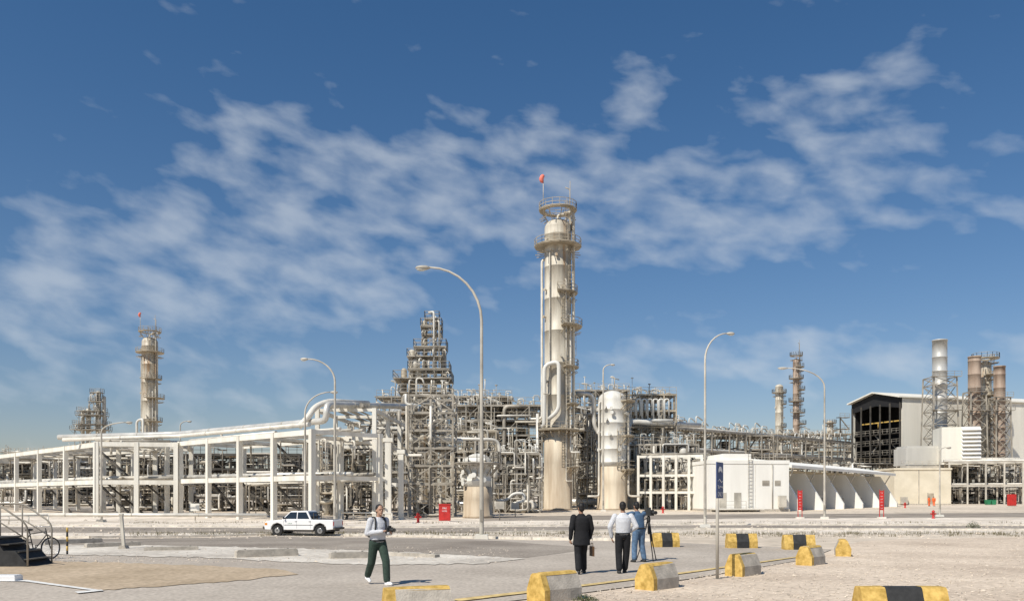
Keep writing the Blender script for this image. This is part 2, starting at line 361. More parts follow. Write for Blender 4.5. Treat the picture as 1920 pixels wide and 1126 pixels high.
hydrant('small red fire hydrant on a slab at right of the road',1750,972); hydrant('small red fire hydrant beyond the road near right edge',1697,952)
hydrant('red fire hydrant just left of the red hose cabinet',784,980); hydrant('red hydrant in front of the striped white rack',1243,962)
b=G(834,977); t=thing('hose_cabinet','bright red fire hose cabinet standing before the steel stair tower','cabinet',b); t.scale=(.88,.88,.88)
MB().bx(-.62,.62,-.35,.35,.12,1.85).build('cabinet_body','red',t); MB().bx(-.66,.66,-.4,.4,1.85,1.93).build('cabinet_roof','red',t); MB().bx(-.55,.55,-.3,.3,0,.12).build('plinth','conc',t)
MB().bx(-.58,-.01,-.375,-.352,.2,1.78).build('door','red',t); MB().bx(.01,.58,-.375,-.352,.2,1.78).build('door','red',t)
text('FIRE',.26,(0,-.38,1.45),(R(90),0,0),'lett',t); text('HOSE',.22,(0,-.38,1.15),(R(90),0,0),'lett',t)
b=G(1897,948); t=thing('hose_cabinet','red cabinet near the right edge beside green drums','cabinet',b); MB().bx(-.6,.6,-.4,.4,.1,2.1).build('cabinet_body','red',t); MB().bx(-.5,.5,-.3,.3,0,.1).build('plinth','conc',t); MB().bx(-.5,.5,-.43,-.41,.2,2.0).build('door','red',t)
for k,px in enumerate((1852,1862)):
    t=thing('skip_container','green waste container '+('left' if k==0 else 'right')+' of the pair by the right columns','container',G(px,946)); t.scale=(.7,.7,.7); MB().prism([(-.5,.1),(-.65,1.3),(.65,1.3),(.5,.1)],-.5,.5).build('container_body','green2',t); MB().prism([(-.68,1.3),(-.5,1.42),(.5,1.42),(.68,1.3)],-.52,.52).build('lid','green2',t)
b=G(126,1040); t=thing('bollard','thin post striped yellow and black on the gravel at left','bollard',b)
for i in range(6): MB().cyl((0,0,i*.15),(0,0,(i+1)*.15),.032).build('stripe_band',['blk','yel'][i%2],t)
b=G(232,1029); t=thing('grey_post','slim grey leaning post on a flared concrete foot','post',b); MB().prism([(-.16,0),(-.1,.14),(.1,.14),(.16,0)],-.15,.15).build('foot','concg',t); MB().bar((0,0,.14),(-.09,0,1.25),.1).build('shaft','steelL',t); MB().bar((-.16,0,1.25),(-.02,0,1.25),.12,.06).build('shaft_cap','steelL',t)
for i,(px,py,h) in enumerate(((937,975,1.9),(966,968,1.6),(366,975,1.7))):
    t=thing('warning_board',['small grey board on a post before the pale vessel','low notice board right of the small grey board','white notice board under the left white frame'][i],'sign',G(px,py)); MB().cyl((0,0,0),(0,0,h),.05).build('post','steel',t); MB().bx(-.45,.45,-.08,-.055,h-.75,h).build('board','steelL' if i<2 else 'conc',t)
# guard rails along road
for i,(a,b_) in enumerate((((640,974),(735,976)),((-60,983),(90,981)))):
    p,q=G(*a),G(*b_); t=thing('guard_rail',['pale tubular guard rail behind the pickup','pale guard rail at the left edge of the plant'][i],'guard rail',p); m=MB(); L=q-p
    MB().cyl((0,0,.75),(L.x,L.y,L.z+.75),.09).build('rail','silverw',t)
    for k in range(5): MB().cyl(L*k/4,L*k/4+V((0,0,.75)),.06).build('post','silverw',t)
# ---------------- pickup
def pickup():
    b=G(570,1003); t=thing('pickup_truck','white crew-cab pickup truck driving left on the road','pickup',b,R(-11)); W=.84; t.scale=(.93,)*3
    body=[(-2.38,.42),(-2.42,.62),(-2.36,.90),(-2.25,.97),(-1.25,1.06),(-1.1,1.07),(2.36,1.07),(2.40,1.03),(2.40,.45)]
    def arch(cx): return [(cx+.46*math.cos(a),.40+.46*math.sin(a)) for a in [0,.45,.9,1.57,2.24,2.69,PI]]
    m=MB().prism(body+arch(1.48)+arch(-1.50),-W,W); o=m.build('body_shell','whitep',t)
    bv=o.modifiers.new('bevel','BEVEL'); bv.width=.035; bv.segments=2; bv.limit_method='ANGLE'; bv.angle_limit=R(50)
    MB().bx(-1.9,2.2,-W+.1,W-.1,.3,.6).build('chassis','blk',t)
    cab=[(-1.22,1.06,W-.04),(-.62,1.62,W-.16),(.55,1.65,W-.16),(.88,1.06,W-.04)]
    m=MB(); vs=[(x,-w,z) for x,z,w in cab]+[(x,w,z) for x,z,w in cab]
    m.add(vs,[(0,1,2,3),(7,6,5,4),(0,4,5,1),(1,5,6,2),(2,6,7,3),(0,3,7,4)]); o=m.build('cab','whitep',t); bv=o.modifiers.new('bevel','BEVEL'); bv.width=.04; bv.segments=2
    def side(x0,x1,x2,x3,sg):
        f=lambda x,z:(x,sg*(W-.04-.12*(z-1.06)/.57+.006),z)
        return MB().add([f(x0,1.12),f(x1,1.55),f(x2,1.56),f(x3,1.12)],[(0,1,2,3)])
    for sg in (-1,1):
        side(-1.06,-.62,-.16,-.16,sg).build('front_window','glass',t); side(-.10,-.10,.48,.74,sg).build('rear_window','glass',t)
    s=lambda x,y,z:V((x,y,z))
    n1=V((-.54,0,.6)).normalized()*.012
    MB().add([s(-1.14,-.72,1.13)+n1,s(-1.14,.72,1.13)+n1,s(-.68,.62,1.56)+n1,s(-.68,-.62,1.56)+n1],[(0,1,2,3)]).build('windscreen','glass',t)
    MB().add([s(.86,-.7,1.13)+V((.012,0,0)),s(.86,.7,1.13)+V((.012,0,0)),s(.61,.6,1.56)+V((.012,0,0)),s(.61,-.6,1.56)+V((.012,0,0))],[(0,1,2,3)]).build('rear_screen','glass',t)
    MB().bx(.98,2.32,-W+.08,W-.08,1.0,1.075).build('load_bed','steelD',t)
    for x in (1.48,-1.50):
        for sg in (-1,1):
            wv=bpy.data.objects.new('wheel',None); C.objects.link(wv); wv.parent=t; wv.location=(x,sg*.74,.355)
            MB().cyl((0,-.1,0),(0,.1,0),.355,n=24).build('tyre','tyre',wv); MB().cyl((0,sg*.09,0),(0,sg*.112,0),.2,.17,n=16).build('rim','chrome',wv); MB().cyl((0,sg*.1,0),(0,sg*.13,0),.05,n=10).build('hub_cap','steelD',wv)
    for sg in (-1,1):
        MB().bx(-2.405,-2.33,sg*.62-.14,sg*.62+.14,.70,.86).build('headlight','lampm',t); MB().bx(-2.37,-2.2,sg*.80-.045,sg*.80+.05,.70,.85).build('indicator','amber',t)
        MB().ell((-.98,sg*.95,1.17),(.06,.1,.08),8).build('mirror','blk',t); MB().bx(2.37,2.412,sg*.76-.06,sg*.76+.06,.68,.95).build('tail_light','red',t)
        for x in (-.25,.72): MB().bx(x,x+.14,sg*(W+.003)-.01,sg*(W+.003)+.012,.93,.96).build('door_handle','steelD',t)
        for x in (-1.05,-.13,.83): MB().bx(x-.006,x+.006,sg*W-.003,sg*W+.003,.5,1.05).build('door_gap','blk',t)
        MB().bx(-1.0,.98,sg*(W+.002)-.004,sg*(W+.002)+.008,.70,.735).build('side_stripe','steelD',t)
        MB().tube([(-.75+j*.07,sg*(W+.004),.82+.03*(-1)**j) for j in range(5)],.012,4).build('door_marking','green2',t)
    MB().bx(-2.43,-2.33,-.45,.45,.70,.86).build('grille','blk',t); MB().bx(-2.52,-2.34,-.82,.82,.43,.62).build('front_bumper','steelD',t); MB().bx(2.38,2.52,-.8,.8,.42,.56).build('rear_bumper','steelD',t)
    MB().bx(-2.527,-2.52,-.2,.2,.48,.58).build('number_plate','green2',t)
    m=MB().rail([(.95,-.6,1.07),(.95,.6,1.07)],.4,w=.05,step=.6); m.build('bed_rack','steelD',t)
pickup()
# ---------------- steps and bicycle at left
b=G(10,1060); t=thing('access_steps','dark access steps with curved grey handrails at the left edge','steps',b); 
MB().prism([(-1.2,0),(-1.2,.75),(.1,.75),(.3,.45),(.62,.45),(.9,.12),(1.0,0)],-.6,.6).build('platform','blk',t)
MB().bx(-1.2,.12,-.64,.64,.76,.80).build('deck','steelD',t)
for sg in (-1,1):
    m=MB(); m.tube(bend([(-1.1,sg*.6,.8),(-1.1,sg*.6,1.7),(.15,sg*.6,1.7),(.95,sg*.6,1.15),(.95,sg*.6,.05)],.2),.024,8); m.tube(bend([(-1.1,sg*.6,1.25),(.15,sg*.6,1.25),(.95,sg*.6,.75)],.1),.018,6)
    for x in (-.5,.12): m.cyl((x,sg*.6,.78),(x,sg*.6,1.7),.02,n=6)
    m.build('handrail','steel',t)
for k in range(3): MB().bx(.15+.28*k,.42+.28*k,-.55,.55,.60-.2*k,.63-.2*k).build('step','steelD',t)
b=G(66,1050); t=thing('bicycle','dark bicycle parked upright beside the access steps','bicycle',b,R(68))
for x in (-.52,.52):
    wv=bpy.data.objects.new('wheel',None); C.objects.link(wv); wv.parent=t; wv.location=(x,0,.34)
    MB().torus((0,0,0),.32,.02).build('tyre','tyre',wv,fix=False); MB().torus((0,0,0),.295,.01).build('rim','chrome',wv,fix=False)
    m=MB()
    for i in range(14): a=i*PI/7; m.bar((0,0,0),(math.cos(a)*.29,0,math.sin(a)*.29),.004)
    m.build('spokes','chrome',wv)
m=MB()
for a,c in (((-.52,0,.34),(-.05,0,.3)),((-.52,0,.34),(-.15,0,.8)),((-.05,0,.3),(-.2,0,.88)),((-.05,0,.3),(.38,0,.75)),((-.17,0,.8),(.36,0,.84)),((.34,0,.95),(.52,0,.34))): m.cyl(a,c,.016,n=6)
m.build('frame','blk',t); MB().tube(bend([(.25,-.3,1.02),(.36,-.15,1.0),(.36,.15,1.0),(.25,.3,1.02)],.06),.012,6).build('handlebar','chrome',t)
MB().ell((-.2,0,.92),(.14,.07,.035),10).build('saddle','blk',t); MB().cyl((-.05,-.02,.3),(-.05,.02,.3),.09,n=16).build('chainring','chrome',t)
for sg in (-1,1): MB().bar((-.05,sg*.03,.3),(-.05,sg*.08,.3-sg*.16),.015).bar((-.05,sg*.08,.3-sg*.16),(-.05,sg*.17,.3-sg*.16),.06,.02).build('pedal','blk',t)
# ---------------- people
def remesh(name,mb,vox,m,parent,sm=2):
    o=mb.build(name,m,parent); a=o.modifiers.new('r','REMESH'); a.mode='VOXEL'; a.voxel_size=vox; a.use_smooth_shade=True
    s=o.modifiers.new('s','SMOOTH'); s.iterations=sm; s.factor=.5
    bpy.context.view_layer.update(); me=bpy.data.meshes.new_from_object(o.evaluated_get(bpy.context.evaluated_depsgraph_get())); o.modifiers.clear(); o.data=me; me.materials.clear(); me.materials.append(M[m]); return o
def hand(m,w,d,nrm,sg,curl=.5):
    w=V(w);d=V(d).normalized();nrm=V(nrm);nrm=(nrm-d*nrm.dot(d)).normalized(); s=d.cross(nrm).normalized()*sg
    for k in range(4): m.cap(w+d*.01+s*(.024-.016*k)*.8,w+d*.085+s*(.030-.0205*k),.015,.0115,8)
    for k,L in enumerate((.068,.076,.070,.055)):
        b=w+d*.085+s*(.031-.0215*k); d1=(d*math.cos(curl*.7)+nrm*math.sin(curl*.7)); d2=(d*math.cos(curl*1.9)+nrm*math.sin(curl*1.9)); c=b+d1*L*.5; m.cap(b,c,.0095,.009,8); m.cap(c,c+d2*L*.5,.009,.0075,8)
    b=w+d*.03+s*.026; c=b+(s*.7+d*.7+nrm*.3).normalized()*.04; m.cap(b,c,.0125,.0105,8); m.cap(c,c+(d+nrm*.5).normalized()*.03,.0105,.008,8)
def person(label,loc,rz,J,top,bot,skin,h=1.75,jacket=False,shoe='blk',sleeve=1.,head=(0,0),straps=False):
    """J: local joints, facing -Y"""
    t=thing('person',label,'person',loc,R(rz)); t.scale=(h/1.75,)*3
    Q={k:V(v) for k,v in J.items() if isinstance(v,(tuple,V))}; m=MB()
    hp=Q['pel']; ch=Q['chest']; nk=Q['neck']; hd=Q['head']; fy=Matrix.Rotation(R(head[0]),3,'Z')@Matrix.Rotation(R(head[1]),3,'X')
    m.cap(hp,ch,.12,.13,14); m.cap(ch,nk-V((0,0,.06)),.12,.07,12); m.cap(nk-V((0,0,.04)),hd-V((0,0,.03)),.056,.052,12)
    H=lambda x,y,z: hd+fy@V((x,y,z))
    m.ell(H(0,.008,.02),(.076,.094,.105),18,rot=fy); m.ell(H(0,-.03,-.045),(.054,.062,.065),14,rot=fy); m.ell(H(0,-.097,-.012),(.013,.020,.022),8,rot=fy); m.ell(H(0,-.086,-.052),(.024,.012,.009),8,rot=fy); m.ell(H(0,-.072,-.09),(.025,.022,.02),8,rot=fy); m.ell(H(0,-.076,.028),(.05,.018,.012),8,rot=fy)
    for s in (-1,1): m.ell(H(s*.077,.012,-.008),(.010,.019,.030),8,rot=fy)
    for s,c in ((-1,'l'),(1,'r')):
        sh,el,wr=Q['sh'+c],Q['el'+c],Q['wr'+c]; m.cap(sh,el,.052,.040); m.cap(el,wr,.040,.026)
        hand(m,wr,Q.get('hd'+c,wr-el),Q.get('hn'+c,V((-s,0,0))),s,J.get('curl'+c,.5))
        hi,kn,an=Q['hi'+c],Q['kn'+c],Q['an'+c]; m.cap(hi,kn,.085,.056,12); m.cap(kn,an,.056,.036,12); m.cap(an-V((0,0,.02)),an+Q.get('ft'+c,V((0,-.14,-.05))),.035,.03)
    body=remesh('body',m,.0065,skin,t,1)
    for s in (-1,1): MB().ell(H(s*.031,-.082,.004),(.012,.008,.007),8).build('eye','dark',body)
    m=MB(); m.ell(H(0,.022,.042),(.084,.092,.096),16,rot=fy); m.ell(H(0,.05,-.015),(.074,.062,.075),14,rot=fy); remesh('hair',m,.009,'hair',t,1)
    m=MB(); fl=1.12 if jacket else 1.
    if jacket: m.rings([(hp.x,hp.y+.01,hp.z-.22,.225,.155),(hp.x,hp.y+.005,hp.z-.05,.205,.15),(hp.x*.6+ch.x*.4,hp.y*.6+ch.y*.4,hp.z+.12,.185,.135),(ch.x,ch.y,ch.z,.21,.138),(ch.x,ch.y,ch.z+.11,.208,.12),(nk.x,nk.y,nk.z-.05,.13,.085),(nk.x,nk.y,nk.z+.01,.066,.062)],24)
    else: m.rings([(hp.x,hp.y,hp.z-.01,.158,.122),(hp.x,hp.y,hp.z+.05,.175,.135),(hp.x*.6+ch.x*.4,hp.y*.6+ch.y*.4,hp.z+.15,.178,.138),(ch.x,ch.y,ch.z,.192,.134),(ch.x,ch.y,ch.z+.10,.19,.115),(nk.x,nk.y,nk.z-.05,.12,.08),(nk.x,nk.y,nk.z+.005,.064,.062)],24)
    for c in 'lr':
        sh,el,wr=Q['sh'+c],Q['el'+c],Q['wr'+c]; m.cap(sh,el,.072*fl,.060*fl,12)
        if sleeve>.6: m.cap(el,el.lerp(wr,.9),.059*fl,.044*fl,12)
    remesh('jacket' if jacket else 'shirt',m,.010,top,t,3)
    m=MB(); m.ell(hp+V((0,0,.0)),(.168,.130,.115),18)
    for c in 'lr':
        hi,kn,an=Q['hi'+c],Q['kn'+c],Q['an'+c]; m.cap(hi+V((0,0,.02)),kn,.108,.084,14); m.cap(kn,an.lerp(kn,.12)+V((0,0,.0)),.084,.074,14)
    remesh('trousers',m,.010,bot,t,3)
    if not jacket: MB().rings([(hp.x,hp.y,hp.z+.025,.182,.142),(hp.x,hp.y,hp.z+.065,.182,.142)],24).build('belt','blk',t)
    if straps:
        for s in (-1,1): MB().tube([(s*.13,-.11,1.12),(s*.125,-.142,1.26),(s*.12,-.125,1.38),(s*.105,-.07,1.455),(s*.10,.03,1.46),(s*.11,.12,1.38)],.019,6).build('shoulder_strap','blk',t)
    for c in 'lr':
        an=Q['an'+c]; f=Q.get('ft'+c,V((0,-.14,-.05))); m=MB(); m.cap(an+V((0,.015,-.035)),an+f*.55+V((0,0,-.01)),.048,.044,12); m.cap(an+f*.5+V((0,0,-.012)),an+f+V((0,0,.0)),.044,.034,12); remesh('shoe',m,.009,shoe,t,2)
    return t
# photographer
loc=G(708,1097)
J=dict(pel=(0,0,.92),chest=(0,-.03,1.25),neck=(0,-.04,1.46),head=(.01,-.075,1.605),shl=(-.185,-.03,1.39),shr=(.185,-.03,1.39),ell=(-.25,.0,1.12),elr=(.24,.02,1.12),wrl=(.0,-.27,1.17),wrr=(.17,-.28,1.12),hdl=(1,-.25,.15),hnl=(.3,0,1),hdr=(-.3,-.6,.5),hnr=(-1,.2,.2),curll=.8,curlr=.9,
 hil=(-.09,0,.90),hir=(.09,0,.90),knl=(-.09,.10,.50),knr=(.09,-.20,.53),anl=(-.06,.34,.18),anr=(.08,-.26,.09),ftl=(.0,-.11,-.10),ftr=(.02,-.15,-.03))
person('walking photographer in white shirt and dark green trousers holding a camera',loc,38,J,'shirt','green','skinL',shoe='whitep',head=(-6,-4),straps=True)
def held(name,label,cat,off,rz):
    return thing(name,label,cat,loc+Matrix.Rotation(R(rz),3,'Z')@V(off),R(rz))
t=held('photo_camera','black photo camera with long lens held by the walking photographer','camera',(.10,-.33,1.20),38)
MB().bx(-.07,.07,-.03,.03,-.05,.05).build('camera_body','blk',t); MB().bx(-.03,.03,-.03,.03,.05,.085).build('viewfinder','blk',t); MB().cyl((0,-.03,0),(.02,-.17,.0),.035,.04,n=12).build('lens_barrel','blk',t); MB().cyl((.02,-.171,0),(.02,-.174,0),.034,n=12).build('lens_glass','glass',t)
t=held('shoulder_bag','black backpack worn by the walking photographer','bag',(.0,.17,1.02),38)
m=MB().bx(-.13,.13,-.06,.08,0,.38); o=m.build('bag_body','blk',t); bv=o.modifiers.new('b','BEVEL'); bv.width=.04; bv.segments=3; MB().bx(-.09,.09,.081,.11,.05,.2).build('front_pocket','blk',t)
# man in black suit (seen from behind)
loc=G(1090,1076)
J=dict(pel=(0,0,.94),chest=(0,.0,1.27),neck=(0,-.01,1.48),head=(0,-.03,1.625),shl=(-.2,0,1.40),shr=(.2,0,1.40),ell=(-.27,.0,1.12),elr=(.27,.03,1.13),wrl=(-.25,-.08,.87),wrr=(.27,-.04,.86),hil=(-.09,0,.9),hir=(.09,0,.9),knl=(-.10,-.12,.51),knr=(.10,.02,.5),anl=(-.13,-.16,.09),anr=(.15,.20,.11),curll=.6,curlr=1.2)
person('man in a black suit seen from behind, walking away',loc,196,J,'suit','suit','skin',h=1.74,jacket=True,head=(6,0))
t=held('folder','brown leather document case hanging at the side of the man in black','folder',(-.30,-.06,.44),196)
MB().bx(-.02,.02,-.12,.12,0,.24).build('case_body','brown',t); MB().tube(bend([(0,-.06,.24),(0,-.06,.32),(0,.06,.32),(0,.06,.24)],.03),.009,6).build('handle','brown',t)
# man in white shirt seen from behind, hands forward
loc=G(1168,1075)
J=dict(pel=(0,0,.94),chest=(0,.02,1.27),neck=(0,0,1.48),head=(.0,-.03,1.625),shl=(-.2,0,1.40),shr=(.2,0,1.40),ell=(-.32,.06,1.15),elr=(.33,.04,1.14),wrl=(-.20,-.10,1.02),wrr=(.27,-.03,.88),hil=(-.09,0,.9),hir=(.09,0,.9),knl=(-.10,-.08,.5),knr=(.10,-.02,.5),anl=(-.07,-.12,.09),anr=(.11,.10,.09),hdl=(.7,-.6,-.1),hnl=(0,-1,0))
person('man in white shirt and black trousers seen from behind with bent elbows',loc,184,J,'shirt','suit','skin',h=1.77,head=(-8,4))
# cameraman
J=dict(pel=(0,0,.93),chest=(.02,-.03,1.25),neck=(.03,-.05,1.45),head=(.03,-.09,1.585),shl=(-.18,-.03,1.38),shr=(.2,-.03,1.39),ell=(-.2,-.22,1.22),elr=(.36,-.16,1.34),wrl=(-.12,-.42,1.3),wrr=(.30,-.36,1.46),hil=(-.09,0,.9),hir=(.09,0,.9),knl=(-.12,-.04,.5),knr=(.12,-.04,.5),anl=(-.16,.03,.09),anr=(.16,.0,.09),hdl=(.3,-1,.1),hnl=(.5,0,.4),hdr=(-.2,-1,.1),hnr=(-.8,0,-.3))
loc=G(1198,1054)
person('cameraman in blue shirt and jeans bending to a video camera',loc,205,J,'bshirt','jeans','skin',h=1.78,head=(0,6))
b=G(1216,1051); t=thing('camera_tripod','black tripod with spread legs beside the cameraman','tripod',b,R(20))
for k in range(3):
    a=k*2*PI/3+.4; e=V((math.cos(a)*.36,math.sin(a)*.36,0)); m=MB(); m.cyl((math.cos(a)*.04,math.sin(a)*.04,1.15),e*.5+V((0,0,.58)),.022,n=8); m.cyl(e*.45+V((0,0,.63)),e+V((0,0,.02)),.015,n=8); m.ell(e+V((0,0,.02)),(.03,.03,.02),8); m.build('leg','blk',t)
MB().cyl((0,0,.8),(0,0,1.3),.025).build('centre_column','blk',t); MB().lathe([(.05,1.15),(.06,1.2),(.05,1.28),(.03,1.34)],n=10).build('tripod_head','blk',t); MB().cyl((0,0,1.3),(-.3,-.1,1.15),.012,n=6).build('pan_handle','blk',t)
t=thing('video_camera','black shoulder video camera mounted on the tripod','camera',b+V((0,0,1.34)),R(115))
MB().bx(-.2,.12,-.06,.06,0,.17).build('camera_body','blk',t); MB().cyl((-.2,0,.09),(-.38,0,.09),.045,.055,n=12).build('lens_barrel','blk',t); MB().bx(.12,.24,-.05,.05,.0,.14).build('battery','steelD',t); MB().bx(-.1,.08,-.02,.02,.17,.24).build('top_handle','blk',t); MB().cyl((-.14,-.05,.12),(-.02,-.15,.15),.025,n=8).build('viewfinder','blk',t)
# far workers
J=dict(pel=(0,0,.93),chest=(0,0,1.26),neck=(0,0,1.47),head=(0,-.02,1.615),shl=(-.185,0,1.40),shr=(.185,0,1.40),ell=(-.25,.02,1.13),elr=(.25,.02,1.13),wrl=(-.24,-.08,.88),wrr=(.24,-.08,.88),hil=(-.09,0,.9),hir=(.09,0,.9),knl=(-.1,-.03,.5),knr=(.1,0,.5),anl=(-.1,0,.09),anr=(.12,0,.09))
for px,lb,rz in ((1742,'far worker in orange overalls, left of the pair by the cream building',20),(1751,'far worker in orange overalls, right of the pair by the cream building',-30)):
    person(lb,B(px,150),rz,J,'orange','orange','skin')
# ---------------- process columns
def arc(r,a0,a1,z,n=None):
    n=n or max(3,int(abs(a1-a0)/22)); return [V((r*math.cos(R(a0+(a1-a0)*i/n)),r*math.sin(R(a0+(a1-a0)*i/n)),z)) for i in range(n+1)]
def platform(t,r,w,a0,a1,z,stl='steel',rh=1.2,bh=1.4):
    o=arc(r+w,a0,a1,z); i_=arc(max(r-.05,.02),a0,a1,z); n=len(o); m=MB()
    for k in range(n-1):
        m.add([i_[k],i_[k+1],o[k+1],o[k]]+[p-V((0,0,.18)) for p in (i_[k],i_[k+1],o[k+1],o[k])],[(0,1,2,3),(7,6,5,4),(0,4,5,1),(1,5,6,2),(2,6,7,3),(3,7,4,0)])
    for k in range(n): m.bar(o[k]*.97-V((0,0,.1)),i_[k]+V((0,0,-bh)),.12)
    p=m.build('platform',stl,t); m=MB(); full=abs(a1-a0)>=359
    pts=o if full else [i_[0]]+o+[i_[-1]]
    m.rail(pts,rh,w=.075,step=1.5); m.tube(o,.1,4,False); m.build('handrail',stl,p); return p
def ladder(t,a,r,z0,z1,stl='steel'):
    m=MB(); c=V((math.cos(R(a)),math.sin(R(a)),0)); s=V((-c.y,c.x,0))*.25; b=c*(r+.15)
    for k in (-1,1): m.bar(b+s*k+V((0,0,z0)),b+s*k+V((0,0,z1)),.06)
    z=z0
    while z<z1: m.bar(b-s+V((0,0,z)),b+s+V((0,0,z)),.04); z+=.5
    z=z0+2
    q=[(-1,0),(-1.3,.35),(-.6,.75),(.6,.75),(1.3,.35),(1,0)]
    while z<z1:
        pts=[b+s*u+c*v+V((0,0,z)) for u,v in q]
        for p1,p2 in zip(pts,pts[1:]): m.bar(p1,p2,.045)
        z+=1.2
    for u,v in q[1:-1]: m.bar(b+s*u+c*v+V((0,0,min(z0+2,z1-.1))),b+s*u+c*v+V((0,0,z1)),.03)
    m.build('ladder',stl,t)
def column(label,loc,r,H,plats,skirt=.25,shell='cream',skm='rustc',stl='steel',pipes=(),rz=0,grp=None,tops=True,n=28,name='process_column'):
    t=thing(name,label,'column',loc,R(rz),grp); zs=H*skirt
    MB().lathe([(r*1.12,0),(r*1.12,.3),(r*1.07,.32),(r*1.05,zs*.6),(r*1.03,zs)],n=n).build('skirt',skm,t)
    pr=[(r,zs+.003)]
    zz=zs
    while zz<H-r*1.2: 
        pr+=[(r,zz+.6),(r*1.012,zz+.62),(r*1.012,zz+.68),(r,zz+.7)]; zz+=H*.11
    pr+=[(r,H-r*.7)]+[(r*math.cos(a),H-r*.7+r*.7*math.sin(a)) for a in (.3,.6,.9,1.2,1.45,1.56)]
    MB().lathe(pr,n=n).build('shell',shell,t)
    for (z,a0,a1,w) in plats: platform(t,r,w,a0,a1,z,stl)
    zl=[0]+sorted(z for z,_,_,_ in plats); 
    for i,(z0,z1) in enumerate(zip(zl,zl[1:])): 
        if z1-z0>1.5: ladder(t,[-15,-72,-40,-58][i%4] if i else 10,r,z0,z1+1,stl)
    for (a,off,z0,z1,pr_,mm) in pipes:
        c=V((math.cos(R(a)),math.sin(R(a)),0)); pipe(t,[c*(r*.5)+V((0,0,z1)),c*(r+off)+V((0,0,z1)),c*(r+off)+V((0,0,z0)),c*(r+off+2)+V((0,0,z0))],pr_,mm)
    rr=random.Random(int(r*100+H))
    for k in range(12):
        a=rr.uniform(-160,-10); z=rr.uniform(zs,H*.95); c=V((math.cos(R(a)),math.sin(R(a)),0)); m=MB().cyl(c*r*.9+V((0,0,z)),c*(r+.45)+V((0,0,z)),.17); m.cyl(c*(r+.4)+V((0,0,z)),c*(r+.5)+V((0,0,z)),.28); m.build('nozzle',shell,t)
    if tops:
        MB().tube(bend([(0,0,H-.3),(0,0,H+.8),(r*.8,-.3,H+.8),(r+.35,-.3,H-2.5),(r+.35,-.3,H*.62)],1),.24*r/2.5,8).build('overhead_pipe',shell,t)
        m=MB().tube(bend([(r*.9,0,H-1),(r*.9,0,H+5.3),(r*.55,0,H+5.6)],.3),.09,6); m.build('davit',stl,t)
        MB().cyl((r*.9,-.4,H),(r*.9,-.4,H+6.6),.06,n=5).build('lightning_rod',stl,t)
    return t
plats=[(52.6,-200,160,.95),(46.2,0,360,1.75),(38,-95,60,1.1),(32.1,-80,60,1.9),(25,-70,90,1.3),(18.5,-60,90,1.4),(14,0,360,1.5),(7.5,-60,60,1.3)]
mt=column('tallest cream column right of centre with red windsock on top',B(1046,126),2.35,51.0,plats,.27,stl='tan',pipes=[(178,.45,16,44,.22,'silverw'),(-125,.3,20,45,.12,'steelL'),(-60,.3,5,40,.12,'steelL'),(-20,.5,14,52,.26,'cream'),(-40,.4,10,34,.15,'silverw')],grp='tall cream columns topped with a windsock')
pipe(mt,[(-2.9,-1.5,14.5),(-2.5,-2.6,14.5),(-2.5,-2.9,25),(0.0,-3.3,25.6),(0.0,-3.3,17.2),(-1.8,-3.1,15.6)],.36,'white',12,'loop_pipe',br=1.1)
for k in range(8):
    a=R(k*45+10); MB().bar((math.cos(a)*1.7,math.sin(a)*1.7,50.4),(math.cos(a)*3.2,math.sin(a)*3.2,52.5),.12).build('top_brace','tan',mt)
def windsock(par,z):
    m=MB().cyl((-2.6,-1,z),(-2.6,-1,z+6.8),.07,n=6); p=m.build('windsock_pole','steelL',par)
    MB().tube([(-2.55,-1,z+6.9),(-2.8,-1.0,z+6.6),(-2.95,-1.,z+6.2),(-2.85,-1.,z+5.8),(-2.6,-1.,z+5.6)],[.26,.38,.4,.32,.15],10).build('windsock','coral',p)
windsock(mt,51.5); mt.scale=(.84,.84,.84)
lt=copy_tree(mt); lt.location=B(281,221); lt['label']='second tall cream column with windsock, standing alone at left'; lt.rotation_euler=(0,0,R(-12))
column('squat pale vessel with stained foot in front of the pipework',B(896,94),1.5,7.1,[(6.0,-200,20,1.0)],.48,'white','rustc',tops=False,name='process_vessel')
column('pale medium height vessel right of the tallest column',B(1148,128),2.1,17.8,[(16.2,-60,60,1.3),(11,-60,80,1.2),(6,-60,80,1.2)],.36,'white','rustc',stl='tan',pipes=[(-150,.35,2,16,.14,'silverw'),(-30,.5,2,14,.16,'steelL')],tops=False,name='process_vessel')
column('narrow pale column beside the medium vessel',B(1184,134),.95,7,[(6.4,-160,40,.8)],.3,'cream','cream',tops=False,name='process_vessel',n=16)
column('slim far column left of the pair beyond the right racks',B(1461,300),1.35,41,[(38,0,360,1.1),(34,-90,60,1.1),(26,-90,60,1.1)],.3,'cream','cream',tops=False,n=16)
column('taller slim far column of the pair beyond the right racks',B(1493,300),1.15,50,[(51,0,360,1.0),(47,-120,60,1.5),(43,0,360,1.3),(39,-90,60,1.8),(35,0,360,1.4),(31,-150,30,1.8),(27,-90,90,2.2),(23,0,360,2.2),(18,0,360,2.6)],.3,'rusty','rustc',stl='steel',tops=True,n=16)
column('slim column with ringed top platform between the rusty stacks',B(1848,207),1.2,34.5,[(35,0,360,1.8),(31,-120,60,1.3),(26,0,360,1.3),(20,-90,90,1.3)],.3,'cream','cream',stl='tan',tops=False,n=16)
column('small far column right of the long pipe rack',B(1556,330),1.2,31,[(30,0,360,1.2),(27,-90,90,1.5),(23,0,360,1.5)],.3,'cream','cream',tops=False,n=14)
